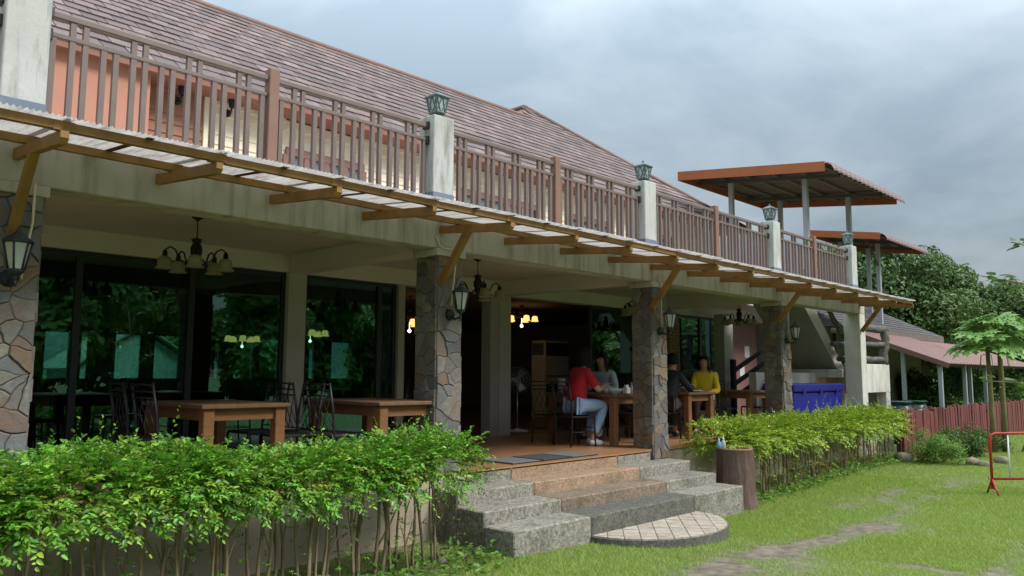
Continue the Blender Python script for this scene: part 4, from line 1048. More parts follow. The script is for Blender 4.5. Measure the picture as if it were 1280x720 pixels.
# ------------------------------------------------------------------ doormats
mat('mat_grey', (.16, .165, .165), (.12, .125, .125), scale=40, rough=.95, bump=.4, bscale=90)
mat('mat_dark', (.065, .067, .07), (.05, .05, .052), scale=40, rough=.95, bump=.4, bscale=90)
mat('mat_edge', (.015, .015, .015), rough=.8)
for k, (x, lab) in enumerate(((6.80, 'pale grey doormat, first in the row along the top step'), (7.33, 'dark grey doormat between the two paler mats'), (7.86, 'pale grey doormat next to the chair of the diner in red'))):
    t = thing('doormat', lab, 'doormat', (x, 6.58, ZP), 'doormats on the top step')
    build('rubber_edge', MB().cbox(x-.26, x+.26, 6.29, 6.86, ZP, ZP+.008, .002), 'mat_edge', t)
    build('pile', MB().cbox(x-.235, x+.235, 6.31, 6.84, ZP+.0075, ZP+.016, .003), 'mat_dark' if k == 1 else 'mat_grey', t)

# ------------------------------------------------------------------ air conditioner, fan
mat('ac_shell', (.74, .71, .64), (.68, .65, .58), rough=.5)
mat('ac_dark', (.03, .028, .026), rough=.5)
ac = thing('floor_air_conditioner', 'tall beige floor-standing air conditioner inside the doorway', 'air conditioner', (14.65, 13.0, ZP))
build('cabinet', MB().cbox(14.2, 15.1, 12.6, 13.05, ZP, ZP+1.85, .015), 'ac_shell', ac)
for k in range(9): build('vent_slat', MB().box(14.18, 14.198, 12.64, 13.01, ZP+1.50+k*.032, ZP+1.52+k*.032), 'ac_dark', ac)
build('upper_vent', MB().box(14.24, 15.06, 12.585, 12.598, ZP+1.48, ZP+1.79), 'ac_dark', ac)
build('middle_groove', MB().box(14.22, 15.08, 12.59, 12.598, ZP+.98, ZP+1.0), 'ac_dark', ac)
build('lower_grille', MB().box(14.24, 15.06, 12.588, 12.598, ZP+.25, ZP+.80), 'ac_dark', ac)
build('control_panel', MB().box(14.8, 14.95, 12.58, 12.598, ZP+1.08, ZP+1.15), 'white_china', ac)
mat('fan_metal', (.38, .38, .38), rough=.35, metal=.7)
fx, fy = 10.45, 9.95
fan = thing('standing_fan', 'grey standing fan with round guard beside the doorway post', 'fan', (fx, fy, ZP))
build('base', MB().lathe([(.20, 0), (.20, .015), (.05, .04), (.02, .06)], 18, (fx, fy, ZP)), 'white_china', fan)
build('pole', MB().tube([(fx, fy, ZP+.04), (fx, fy, ZP+.78)], .014, 8), 'fan_metal', fan)
fd = Vector((-.8, -.6, .05)).normalized(); fc = Vector((fx, fy, ZP+.92))
a1 = fd.cross(Vector((0, 0, 1))).normalized(); a2 = a1.cross(fd)
build('motor', MB().tube([fc-fd*.02, fc-fd*.20], [.06, .045], 10).tube([fc-fd*.1, (fx, fy, ZP+.77)], .02, 6), 'fan_metal', fan)
gd = MB()
for r_ in (.06, .12, .18, .235): gd.tube([fc+fd*(.07-.06*(r_/.235)**2)+(a1*math.cos(t)+a2*math.sin(t))*r_ for t in np.linspace(0, 2*math.pi, 25)], .004, 4, caps=False)
for t in np.linspace(0, 2*math.pi, 29)[:-1]: gd.tube([fc+fd*.07+(a1*math.cos(t)+a2*math.sin(t))*.03, fc+fd*.045+(a1*math.cos(t)+a2*math.sin(t))*.15, fc+fd*.0+(a1*math.cos(t)+a2*math.sin(t))*.235, fc-fd*.06+(a1*math.cos(t)+a2*math.sin(t))*.12], .0022, 4)
build('guard', gd, 'fan_metal', fan)
for k in range(3):
    t = 2*math.pi*k/3; u = a1*math.cos(t)+a2*math.sin(t); w_ = fd.cross(u)
    build('blade', MB().slab([fc+u*.03-w_*.03, fc+u*.20-w_*.07+fd*.02, fc+u*.21+w_*.06-fd*.02, fc+u*.03+w_*.03], .003), 'fan_metal', fan)

# ------------------------------------------------------------------ people
def skin_mesh(name, pts, edges, rad, m_, parent, root=0, sub=2):
    me = bpy.data.meshes.new(name); me.from_pydata([tuple(p) for p in pts], edges, [])
    o = bpy.data.objects.new(name, me); COL.objects.link(o)
    o.modifiers.new('s', 'SKIN')
    sk = me.skin_vertices[0].data
    for i, r_ in enumerate(rad):
        sk[i].radius = (r_, r_) if not isinstance(r_, tuple) else r_
        sk[i].use_root = (i == root)
    sb = o.modifiers.new('u', 'SUBSURF'); sb.levels = sub; sb.render_levels = sub
    dg = bpy.context.evaluated_depsgraph_get(); dg.update()
    m2 = bpy.data.meshes.new_from_object(o.evaluated_get(dg)); bpy.data.objects.remove(o)
    m2.materials.clear(); m2.materials.append(MATS[m_]); m2.name = name
    m2.polygons.foreach_set('use_smooth', [True]*len(m2.polygons))
    r_ = bpy.data.objects.new(name, m2); return link(r_, parent)
mat('skin_tone', (.42, .24, .155), (.38, .21, .135), scale=8, rough=.55)
mat('hair_black', (.010, .008, .007), rough=.65, spec=.15)
mat('hair_brown', (.035, .018, .012), rough=.6, spec=.2)
mat('shirt_red', (.42, .016, .028), (.35, .013, .024), scale=6, rough=.85, bump=.15, bscale=12)
mat('jeans_light', (.30, .41, .62), (.25, .35, .55), scale=9, rough=.9)
mat('shirt_blue', (.34, .42, .50), (.30, .38, .46), scale=6, rough=.85)
mat('shirt_yellow', (.62, .44, .03), (.55, .38, .025), scale=6, rough=.85, bump=.15, bscale=12)
mat('trousers_brown', (.085, .055, .045), (.065, .042, .035), scale=8, rough=.9)
mat('shirt_black', (.018, .020, .026), (.012, .014, .018), scale=8, rough=.85)
mat('shoe_dark', (.03, .028, .027), rough=.7)
mat('shoe_white', (.7, .69, .66), rough=.7)
mat('eye_dark', (.02, .015, .012), rough=.2)
mat('lip', (.35, .12, .10), rough=.5)
def person(label, x, y, deg, shirt, trousers, hair, long_hair=False, lean=.06, hands=((.42, -.12, .79), (.42, .12, .79)), head_yaw=0, feet=((.40, -.11), (.40, .11)), shoe='shoe_dark', sleeve=.55, long_sleeve=False, scale=1.06):
    p = thing('person', label, 'person', (0, 0, 0))
    pel = Vector((-.02, 0, .55)); sp = Vector((lean*.3, 0, .74)); ch = Vector((lean*.8, 0, .93)); nk = Vector((lean*1.2, 0, 1.06)); 
    hy = R(head_yaw); hf = Vector((math.cos(hy), math.sin(hy), 0)); hs_ = Vector((-hf.y, hf.x, 0))
    h0 = nk+Vector((.02, 0, .05)); h1 = h0+Vector((0, 0, .072))+hf*.012; h2 = h1+Vector((0, 0, .060)); 
    P = [pel, sp, ch, nk, h0, h1, h2]; E_ = [(0, 1), (1, 2), (2, 3), (3, 4), (4, 5), (5, 6)]; rd = [(.105, .095), (.105, .09), (.12, .09), .05, (.068, .070), (.086, .086), (.066, .068)]
    joints = {}
    for s, hand, ft in ((-1, hands[0], feet[0]), (1, hands[1], feet[1])):
        b = len(P); sh = ch+Vector((0, s*.15, .035)); hd = Vector(hand); mid = (sh+hd)/2
        d = (hd-sh).length; bend = math.sqrt(max(.0001, .27**2-(min(d, .53)/2)**2))
        el = mid+Vector((-.3, s*.6, -.75)).normalized()*bend
        wr = hd+(el-hd).normalized()*.02
        P += [sh, el, wr, hd+(hd-el).normalized()*.05]; E_ += [(2, b), (b, b+1), (b+1, b+2), (b+2, b+3)]; rd += [.058, .042, .028, (.034, .018)]
        joints[s] = (sh, el, wr); pm = b+3
        fwd = (hd-el).normalized(); sd = Vector((0, 0, 1)).cross(fwd).normalized()
        for f in range(4):
            q = P[pm]+fwd*.035+sd*(f-1.5)*.019; q2 = q+fwd*(.036-.004*abs(f-1.3))+Vector((0, 0, -.012)); c = len(P)
            P += [q, q2]; E_ += [(pm, c), (c, c+1)]; rd += [.0095, .007]
        c = len(P); P += [hd-sd*s*-.0+sd*s*-.035+fwd*.02, hd+sd*s*-.05+fwd*.05]; E_ += [(b+2, c), (c, c+1)]; rd += [.011, .008]
        b = len(P); hip = pel+Vector((.03, s*.085, -.02)); kn = Vector((.40, s*.115, .535)); an = Vector((ft[0], ft[1], .09)); toe = an+Vector((.14, s*.02, -.05))
        if ft[0] < .2: toe = an+Vector((.10, s*.02, -.07))
        P += [hip, kn, an, toe]; E_ += [(0, b), (b, b+1), (b+1, b+2), (b+2, b+3)]; rd += [.078, .06, .04, .034]
        joints[(s, 'l')] = (hip, kn, an, toe)
    skin_mesh('body', P, E_, rd, 'skin_tone', p)
    # clothes: fuller skins over the same joints
    T = [pel+Vector((0, 0, -.01)), sp, ch, nk+Vector((0, 0, -.045))]; TE = [(0, 1), (1, 2), (2, 3)]; tr_ = [(.165, .15), (.155, .14), (.15, .125), (.075, .075)]
    for s in (-1, 1):
        sh, el, wr = joints[s]; b = len(T)
        if long_sleeve: T += [sh, el, wr]; TE += [(2, b), (b, b+1), (b+1, b+2)]; tr_ += [.068, .055, .042]
        else: T += [sh, sh+(el-sh)*sleeve, sh+(el-sh)*(sleeve+.3)]; TE += [(2, b), (b, b+1), (b+1, b+2)]; tr_ += [.070, .068, .070]
    skin_mesh('shirt', T, TE, tr_, shirt, p)
    T = [pel+Vector((0, 0, -.02))]; TE = []; tr_ = [(.125, .115)]
    for s in (-1, 1):
        hip, kn, an, toe = joints[(s, 'l')]; b = len(T)
        T += [hip, kn, an+(kn-an)*.12]; TE += [(0, b), (b, b+1), (b+1, b+2)]; tr_ += [.105, .08, .062]
    skin_mesh('trousers', T, TE, tr_, trousers, p)
    for s in (-1, 1):
        hip, kn, an, toe = joints[(s, 'l')]; d = (toe-an); d.z = 0; d.normalize()
        skin_mesh('shoe', [an+Vector((0, 0, -.035))-d*.04, an+Vector((0, 0, -.045))+d*.07, an+Vector((0, 0, -.055))+d*.16], [(0, 1), (1, 2)], [.045, .046, .036], shoe, p, sub=1)
    # hair and face
    hc = h1+Vector((0, 0, .022))-hf*.012; nA = 24; rowsH = []; drop = .20 if long_hair else .0
    for j in range(8):
        ring = []
        for i in range(nA):
            az = 2*math.pi*i/nA; fwd_ = math.cos(az)                 # 1 = forehead
            lim = R(58) if fwd_ > .8 else R(58+(1-(fwd_+.2)/1.0)*70) if fwd_ > -.2 else R(128)
            if j <= 5: th = lim*j/5; q = hc+(hf*(math.cos(az)*.101)+hs_*(math.sin(az)*.104))*math.sin(th)+Vector((0, 0, .108*math.cos(th)))
            else:
                th = lim; k_ = (j-5)/2; w_ = max(0, min(1, (.72-fwd_)/.4)) if long_hair else max(0, min(1, (.35-fwd_)/.5)); sp_ = 1.0+.12*k_*w_
                q = hc+(hf*(math.cos(az)*.101)+hs_*(math.sin(az)*.104))*(math.sin(th)*(1-w_)+max(math.sin(th), .92)*w_*sp_)+Vector((0, 0, .108*math.cos(th)-(drop*k_*w_ if long_hair else .01*k_)))-hf*(.012*k_*w_)
            ring.append(q)
        rowsH.append(ring)
    vsH = [q for r_ in rowsH for q in r_]
    build('hair', MB().add(vsH, [(j*nA+i, (j+1)*nA+i, (j+1)*nA+(i+1) % nA, j*nA+(i+1) % nA) for j in range(7) for i in range(nA)], smooth=True), hair, p, False)
    fc_ = h1+hf*.086
    nose = MB().tube([fc_+Vector((0, 0, .02)), fc_+hf*.016+Vector((0, 0, -.012)), fc_+hf*.004+Vector((0, 0, -.02))], [.006, .012, .008], 6); build('nose', nose, 'skin_tone', p, False)
    for s in (-1, 1):
        q = h1+hf*.080+hs_*(s*.032)+Vector((0, 0, .022)); build('eye', MB().lathe([(.002, -.007), (.011, 0), (.002, .007)], 8, q), 'eye_dark', p, False)
        q = h1+hs_*(s*.088)+Vector((0, 0, .005)); build('ear', MB().lathe([(.004, -.028), (.013, 0), (.014, .015), (.004, .028)], 7, q), 'skin_tone', p, False)
    q = h0+hf*.084+Vector((0, 0, .028)); build('mouth', MB().tube([q-hs_*.02, q+hf*.006, q+hs_*.02], [.004, .006, .004], 6), 'lip', p, False)
    p.location = (x, y, ZP); p.rotation_euler = (0, 0, R(deg)); p.scale = (scale,)*3
    return p
person('seated diner in a loose red shirt and pale jeans, long dark hair down the back', 8.93, 7.33, -14, 'shirt_red', 'jeans_light', 'hair_black', True, lean=.10, hands=((.40, -.14, .80), (.42, .10, .80)), head_yaw=25, feet=((.16, -.14), (.30, .10)), shoe='shoe_white', scale=1.09)
person('seated diner in a light blue shirt across from the diner in red', 10.40, 7.86, 186, 'shirt_blue', 'trousers_brown', 'hair_black', True, lean=.12, hands=((.38, -.12, .82), (.40, .12, .80)), long_sleeve=True)
person('seated diner in a black long-sleeved top half hidden by the stone column', 11.0, 7.10, 4, 'shirt_black', 'trousers_brown', 'hair_black', lean=.12, hands=((.44, -.18, .80), (.44, .12, .80)), long_sleeve=True, head_yaw=20)
person('seated diner in a mustard yellow long-sleeved top and brown trousers', 12.53, 7.31, 205, 'shirt_yellow', 'trousers_brown', 'hair_brown', True, lean=.04, hands=((.36, -.02, .70), (.36, .10, .69)), long_sleeve=True, head_yaw=-12)
tag(build('paper_napkin', MB().slab([(12.13, 7.0, ZP+.71), (12.23, 6.94, ZP+.68), (12.26, 6.98, ZP+.60), (12.16, 7.04, ZP+.63)], .004), 'white_china'), 'white paper napkin held by the diner in yellow', 'napkin')

# ------------------------------------------------------------------ faux log bin and bottles
mat('log_bark', (.135, .085, .065), (.075, .045, .035), scale=7, rough=.9, bump=.7, bscale=14, stretch=(3, 3, .35), stain=(.20, .15, .12), stain_scale=4, stain_amt=.4)
mat('log_rim', (.27, .12, .075), (.21, .09, .06), scale=8, rough=.8)
bx_, by_ = 9.93, 5.36
bn = thing('log_bin', 'hollow brown concrete bin shaped like a tree trunk beside the steps', 'bin', (bx_, by_, -.12))
mb = MB(); n_ = 40; prof = [(.31, -.18), (.27, -.02), (.25, .2), (.245, .4), (.24, .60), (.245, .66)]
rs = random.Random(5); rid = [rs.uniform(-.009, .012) for _ in range(n_)]
vs = []
for k, (r_, z) in enumerate(prof):
    for j in range(n_):
        a = 2*math.pi*j/n_; rr_ = r_+rid[j]*(1 if k < 5 else .4); vs.append((bx_+rr_*math.cos(a), by_+rr_*math.sin(a), z))
mb.add(vs, [(i*n_+j, i*n_+(j+1) % n_, (i+1)*n_+(j+1) % n_, (i+1)*n_+j) for i in range(len(prof)-1) for j in range(n_)], smooth=True)
build('trunk_wall', mb, 'log_bark', bn)
build('rim', MB().lathe([(.243, .655), (.236, .675), (.19, .675), (.185, .66), (.18, .30), (.01, .30)], 30, (bx_, by_, 0)), 'log_rim', bn)
for (dx, dy, m_, lab, hh) in ((-.19, .06, 'clear_plastic', 'clear hand gel bottle with pump on the rim of the log bin', .15), (-.15, .15, 'blue_gel', 'small bluish bottle behind the hand gel on the log bin', .12)):
    t = thing('gel_bottle', lab, 'bottle', (bx_+dx, by_+dy, .675)); c = (bx_+dx, by_+dy, .675)
    build('bottle', MB().lathe([(.028, 0), (.031, .006), (.031, hh*.6), (.012, hh*.75), (.012, hh*.82)], 12, c), m_, t)
    build('pump', MB().lathe([(.014, hh*.82), (.014, hh*.92), (.005, hh*.93), (.005, hh*1.1)], 8, c).tube([(c[0], c[1], c[2]+hh*1.1), (c[0]-.03, c[1]-.012, c[2]+hh*1.08)], .006, 6), 'white_china', t)

# ------------------------------------------------------------------ concrete stair, landing and log railing at the building's end
mat('stair_concrete', (.36, .345, .29), (.31, .295, .25), scale=2, rough=.9, bump=.12, stain=(.17, .16, .12), stain_scale=2, stain_amt=.5, stain_stretch=(1, 1, .4))
mat('grey_log', (.15, .133, .117), (.06, .053, .047), scale=7, rough=.95, bump=.9, bscale=10, stretch=(1, 3, 3))
stair = thing('concrete_stair', 'concrete stair flight climbing from a pale landing to the terrace', 'stair', (17, 7.3, 0))
fl = [(17.95, 1.80), (16.1, 3.36), (15.75, 3.36), (15.75, 3.22), (17.75, 1.62)]
Y0, Y1 = 6.92, 8.0
vs = [(x, Y0, z) for x, z in fl]+[(x, Y1, z) for x, z in fl]; k = len(fl)
build('flight', MB().add(vs, [tuple(range(k)), tuple(range(k, 2*k))[::-1]]+[(i, (i+1) % k, (i+1) % k+k, i+k) for i in range(k)][::1]), 'stair_concrete', stair)
for i in range(8):
    x = 17.78-i*.205; z = 1.80+i*.19
    build('tread', MB().box(x-.20, x+.03, Y0+.02, Y1-.02, z-.02, z+.13), 'stair_concrete', stair)
build('under_wall', MB().box(14.4, 17.75, Y0+.35, Y0+.5, 0, 1.72), 'white_paint', stair)
build('landing_panel', MB().cbox(17.44, 19.9, 6.62, 6.75, 1.28, 1.93, .008), 'white_paint', stair)
build('landing_slab', MB().cbox(17.2, 19.9, 6.752, 8.1, 1.62, 1.80, .01), 'white_paint', stair)
build('landing_leg', MB().cbox(19.62, 19.9, 6.625, 6.85, 0, 1.28, .008), 'white_paint', stair)
build('landing_back', MB().box(17.44, 19.88, 7.6, 7.72, 0, 1.62), 'stair_concrete', stair)
def log(name, pts, r_, parent, seed=0):
    rs = random.Random(seed); P = [Vector(p) for p in pts]; Q = []; n = 9
    for i in range(n): 
        t = i/(n-1)*(len(P)-1); k = min(int(t), len(P)-2); Q.append(P[k]+(P[k+1]-P[k])*(t-k)+Vector((rs.uniform(-.2, .2), rs.uniform(-.2, .2), rs.uniform(-.25, .25)))*r_)
    return build(name, MB().tube(Q, [r_*rs.uniform(.88, 1.1) for _ in Q], 9), 'grey_log', parent)
lr = thing('log_railing', 'rough grey log railing around the stair landing', 'railing', (18.8, 6.7, 1.93))
log('log_post', [(19.75, 6.69, 1.91), (19.92, 6.69, 2.78)], .10, lr, 1)
log('top_log', [(17.3, 6.74, 2.72), (20.15, 6.72, 2.80)], .085, lr, 2)
log('middle_log', [(16.9, 6.76, 2.34), (19.75, 6.70, 2.40)], .06, lr, 3)
log('lower_log', [(17.2, 6.76, 2.03), (19.7, 6.70, 2.05)], .06, lr, 4)
log('slanting_log', [(16.62, 6.70, 3.05), (17.22, 6.66, 2.52)], .055, lr, 5)
log('end_log', [(20.0, 6.65, 2.80), (20.0, 8.0, 2.80)], .065, lr, 6)
# dark slatted handrail inside the porch by the side door
sr = thing('indoor_stair_rail', 'dark wooden stair rail sloping in front of the side door', 'railing', (15.3, 8.3, ZP))
for k in range(3):
    q0 = ony(918, 463+k*17, 8.3); q1 = ony(955, 437+k*17, 8.3)
    build('rail_board', MB().bar(q0, q1, .03, .10), 'dark_frame', sr)
build('newel', MB().cbox(float(q0[0])-.05, float(q0[0])+.05, 8.26, 8.36, ZP, 2.0, .006), 'dark_frame', sr)
for px_, py_, lab in ((934, 440, 'white paper notice on the side door'), (928, 463, 'small white notice lower on the side door')):
    q = ony(px_, py_, YW+.04); tag(build('paper_notice', MB().cbox(q[0]-.12, q[0]+.12, YW+.042, YW+.046, q[2]-.14, q[2]+.14, .001), 'white_china'), lab, 'notice', 'notices on the side door')

# ------------------------------------------------------------------ blue tank
mat('blue_plastic', (.009, .011, .22), (.007, .009, .18), scale=3, rough=.45, spec=.4)
bt = thing('blue_box', 'deep blue plastic storage box with overhanging lid under the stair', 'box', (16.2, 6.9, ZP))
build('tub', MB().cbox(14.6, 16.95, 6.62, 7.18, ZP, 1.34, .03), 'blue_plastic', bt)
build('lid', MB().cbox(14.55, 17.0, 6.58, 7.22, 1.341, 1.50, .025), 'blue_plastic', bt)
for x in (15.0, 15.8, 16.6): build('latch', MB().cbox(x-.05, x+.05, 6.568, 6.581, 1.30, 1.40, .004), 'blue_plastic', bt)

# ------------------------------------------------------------------ terrace canopies
mat('canopy_fascia', (.36, .105, .035), (.31, .09, .03), scale=3, rough=.5)
mat('canopy_sheet', (.145, .085, .075), (.115, .068, .06), scale=4, rough=.55, spec=.4)
mat('canopy_under', (.17, .13, .115), (.13, .10, .09), scale=3, rough=.7)
mat('galvanised', (.38, .40, .42), (.33, .35, .37), scale=5, rough=.5, metal=.3)
mat('dark_steel', (.075, .065, .06), rough=.6)
def canopy(label, x0, x1, y0, y1, z0, z1, posts, fh=.24, zpost=0):
    c = thing('metal_canopy', label, 'canopy', ((x0+x1)/2, (y0+y1)/2, zpost), 'red metal canopies at the terrace end')
    sl = (z1-z0)/(y1-y0); zf = lambda y: z0+(y-y0)*sl
    # corrugated sheet runs front to back, its front edge curls down
    n_ = int((x1-x0)/.28)*4; vs = []
    prof = [(y1, zf(y1))]+[(y0+.22, zf(y0+.22))]+[(y0+.22-.22*math.sin(t), zf(y0+.22)-.22*(1-math.cos(t))) for t in (R(25), R(50), R(75), R(90))]
    mp = len(prof)
    for i in range(n_+1):
        x = x0+(x1-x0)*i/n_; w_ = .045*(1 if i % 4 in (1, 2) else 0)
        for j, (y, z) in enumerate(prof):
            f_ = min(1, max(0, (j-1)/4)); vs.append((x, y-w_*f_, z+w_*(1-f_)+.01))
    sheet = build('corrugated_sheet', MB().add(vs, [(i*mp+j, (i+1)*mp+j, (i+1)*mp+j+1, i*mp+j+1) for i in range(n_) for j in range(mp-1)]), 'canopy_sheet', c)
    so = sheet.modifiers.new('t', 'SOLIDIFY'); so.thickness = .004
    for x in (x0-.012, x1+.012): build('fascia', MB().add([(x-.012, y0+.2, zf(y0+.2)-fh+.05), (x-.012, y1, zf(y1)-fh+.05), (x-.012, y1, zf(y1)+.045), (x-.012, y0+.2, zf(y0+.2)+.045), (x+.012, y0+.2, zf(y0+.2)-fh+.05), (x+.012, y1, zf(y1)-fh+.05), (x+.012, y1, zf(y1)+.045), (x+.012, y0+.2, zf(y0+.2)+.045)],
                            [(0, 3, 2, 1), (4, 5, 6, 7), (0, 1, 5, 4), (1, 2, 6, 5), (2, 3, 7, 6), (3, 0, 4, 7)]), 'canopy_fascia', c)
    build('fascia', MB().box(x0, x1, y1, y1+.024, zf(y1)-fh+.05, zf(y1)+.04), 'canopy_fascia', c)
    ny = 6
    for k in range(ny): y = y0+.3+(y1-y0-.4)*k/(ny-1); build('purlin', MB().box(x0+.02, x1-.02, y-.025, y+.025, zf(y)-.055, zf(y)-.002), 'canopy_under', c)
    for x in sorted(set(p_[0] for p_ in posts)): build('beam', MB().bar((x, y0+.25, zf(y0+.25)-.10), (x, y1-.05, zf(y1-.05)-.10), .06, .09), 'dark_steel', c)
    for (x, y) in posts: build('post', MB().cbox(x-.06, x+.06, y-.06, y+.06, zpost, zf(y)-.14, .008), 'galvanised', c)
    return c
canopy('large red-trimmed metal canopy on four grey posts over the terrace end', 17.74, 22.55, 6.9, 11.0, 6.52, 6.99, [(18.71, 8.0), (21.46, 8.0), (18.71, 10.0), (21.6, 10.0)])
c2 = canopy('smaller red-trimmed metal canopy behind the last white pillar', 25.0, 29.1, 8.2, 10.6, 5.98, 6.36, [(26.5, 9.0), (26.5, 10.2), (28.2, 9.9)], fh=.22)
build('brace', MB().bar((26.5, 9.0, 5.2), (25.6, 9.0, 5.95), .04, .04, up=(0, 1, 0)), 'dark_steel', c2)

# ------------------------------------------------------------------ neighbouring house with lean-to
mat('shingle_dark', (0, 0, 0), (.06, .055, .055), scale=6, rough=.8, attr='rnd', rnd_ramp=[(.085, .075, .075), (.12, .105, .10), (.07, .065, .065), (.10, .088, .085)])
mat('leanto_sheet', (.20, .105, .082), (.16, .085, .068), scale=2, rough=.6, stain=(.17, .10, .08), stain_scale=1.5, stain_amt=.5)
mat('house_wall', (.30, .28, .24), (.25, .235, .20), scale=2, rough=.9)
hs2 = thing('neighbour_house', 'low house with dark shingle roof beyond the stair', 'house', (27, 10.5, 0))
build('wall', MB().box(22.6, 31, 9.2, 14, 0, 3.1), 'house_wall', hs2)
ry_, rz2 = 11.4, 4.65
ev = [(22.0, 8.5, 3.05), (31.2, 8.5, 3.05), (31.2, 14.3, 3.05), (22.0, 14.3, 3.05)]; ra, rb = (22.4, ry_, rz2), (28.3, ry_, rz2)
rf2 = MB().slab([ev[0], ev[1], rb, ra], .08).slab([ev[1], ev[2], rb], .08).slab([ev[2], ev[3], ra, rb], .08).slab([ev[3], ev[0], ra], .08)
r2 = build('roof', rf2, 'shingle_dark', hs2)
big = MB(); fi = []; rs = random.Random(8); n_r = 15
for k in range(n_r):
    t = k/n_r; y = 8.5+(ry_-8.5)*t; z = 3.05+(rz2-3.05)*t; xr = 31.2-(31.2-28.3)*t; x = 22.0+.4*t+rs.uniform(0, .2)
    while x < xr-.05:
        w_ = min(rs.uniform(.22, .34), xr-x); dy = (ry_-8.5)/n_r*1.1; dz = (rz2-3.05)/n_r*1.1
        big.add([(x, y-.03, z+.03), (x+w_-.012, y-.03, z+.03), (x+w_-.012, y+dy, z+dz+.012), (x, y+dy, z+dz+.012), (x, y-.03, z+.008), (x+w_-.012, y-.03, z+.008)], [(0, 1, 2, 3), (4, 5, 1, 0)]); fi += [rs.random()]*2; x += w_
ob = build('shingles', big, 'shingle_dark', r2); ob['kind'] = 'stuff'
a_ = ob.data.attributes.new('rnd', 'FLOAT', 'FACE'); a_.data.foreach_set('value', fi)
build('fascia', MB().box(22.0, 31.2, 8.46, 8.50, 2.86, 3.06), 'canopy_under', hs2)
build('drainpipe', MB().tube([(22.9, 9.1, 0), (22.9, 9.1, 3.0)], .05, 8), 'trousers_brown', hs2)
build('door_frame', MB().box(23.6, 24.5, 9.12, 9.198, 0, 2.2), 'dark_frame', hs2)
def leanto(label, x0, x1, ya, za, yb, zb, posts):
    c = thing('lean_to_roof', label, 'lean-to', ((x0+x1)/2, yb, 0), 'brown metal lean-to roofs')
    n_ = int((x1-x0)/.2)*4; vs = []
    for i in range(n_+1):
        x = x0+(x1-x0)*i/n_; w_ = .02*(1 if i % 4 in (1, 2) else 0)
        for t in (0, .5, 1): vs.append((x, ya+(yb-ya)*t, za+(zb-za)*t+w_))
    sh_ = build('corrugated_sheet', MB().add(vs, [(i*3+j, i*3+j+1, (i+1)*3+j+1, (i+1)*3+j) for i in range(n_) for j in range(2)]), 'leanto_sheet', c)
    so = sh_.modifiers.new('t', 'SOLIDIFY'); so.thickness = .006
    build('rake_board', MB().bar((x0, ya, za-.05), (x0, yb, zb-.05), .05, .13), 'leanto_sheet', c)
    build('eave_beam', MB().bar((x0, yb+.25, zb-.02), (x1, yb+.25, zb-.02), .05, .09), 'dark_steel', c)
    for (x, y) in posts: build('post', MB().cbox(x-.05, x+.05, y-.05, y+.05, 0, zb+(za-zb)*(y-yb)/(ya-yb)-.04, .006), 'galvanised', c)
leanto('brown metal lean-to on grey posts in front of the shingle roof', 22.6, 27.4, 8.55, 2.95, 6.05, 1.99, [(22.9, 7.25), (22.75, 6.3), (25.0, 6.3), (27.2, 6.3)])
leanto('second brown metal lean-to behind the papaya tree', 27.6, 37, 9.3, 2.95, 6.6, 2.02, [(28, 6.9), (32, 6.9), (36.5, 6.9)])
# dark green jars
mat('green_glaze', (.02, .055, .04), (.014, .04, .03), scale=4, rough=.3)
for k, (x, y, lab) in enumerate(((20.9, 6.75, 'dark green glazed water jar beside the stair landing'), (21.9, 6.7, 'dark green glazed water jar between the lean-to post and the fence'))):
    tag(build('water_jar', MB().lathe([(.22, 0), (.32, .2), (.40, .5), (.38, .75), (.26, .92), (.24, .98), (.30, 1.02), (.28, 1.04), (.2, .95)], 18, (x, y, 0)), 'green_glaze'), lab, 'jar', 'water jars by the house')

# ------------------------------------------------------------------ red picket fences
mat('fence_red', (0, 0, 0), (.12, .035, .03), scale=6, rough=.8, stretch=(2, 2, .4), rnd_ramp=[(.165, .042, .038), (.20, .060, .05), (.135, .035, .033), (.18, .05, .044)], bump=.15)
def picket(w, h): return mesh_from(MB().add([(x, y, z) for y in (-.011, .011) for x, z in ((-w/2, 0), (w/2, 0), (w/2, h-.05), (w*.35, h-.018), (0, h), (-w*.35, h-.018), (-w/2, h-.05))],
                     [tuple(range(7)), tuple(range(7, 14))[::-1]]+[(i, i+7, (i+1) % 7+7, (i+1) % 7) for i in range(7)]), 'fence_red', 'picket')
PM = [picket(.145, 1.0), picket(.15, .97), picket(.14, 1.02)]
def fence(label, a, b, pitch, drop=0, h=1.0):
    f = thing('picket_fence', label, 'fence', (a[0], a[1], 0), 'red picket fences'); A = Vector((*a, 0)); B = Vector((*b, 0)); d = B-A; n_ = int(d.length/pitch); an = math.atan2(d.y, d.x); rs = random.Random(n_)
    for k in range(n_):
        p_ = A+d*((k+.5)/n_); inst('picket', PM[k % 3], (p_.x, p_.y, -.03), f, (rs.uniform(-.02, .02), rs.uniform(-.02, .02), an+rs.uniform(-.03, .03)), scale=(1, 1, h+rs.uniform(-.02, .02)))
    nn = Vector((-d.y, d.x, 0)).normalized()*.035
    for z in (.25*h, .75*h): build('rail', MB().bar(A+nn+Vector((0, 0, z)), B+nn+Vector((0, 0, z)), .04, .07), 'fence_red', f)
    for k in range(0, n_+1, 9): p_ = A+d*(k/n_)+nn*2.4; build('post', MB().cbox(p_.x-.045, p_.x+.045, p_.y-.045, p_.y+.045, -.05, .98*h, .006), 'fence_red', f)
fence('short red picket fence at the end of the clipped hedge', (17.0, 5.45), (18.5, 5.22), .158)
fence('long red picket fence running along the lean-to and papaya tree', (18.3, 5.75), (31.5, 5.5), .19, h=.98)
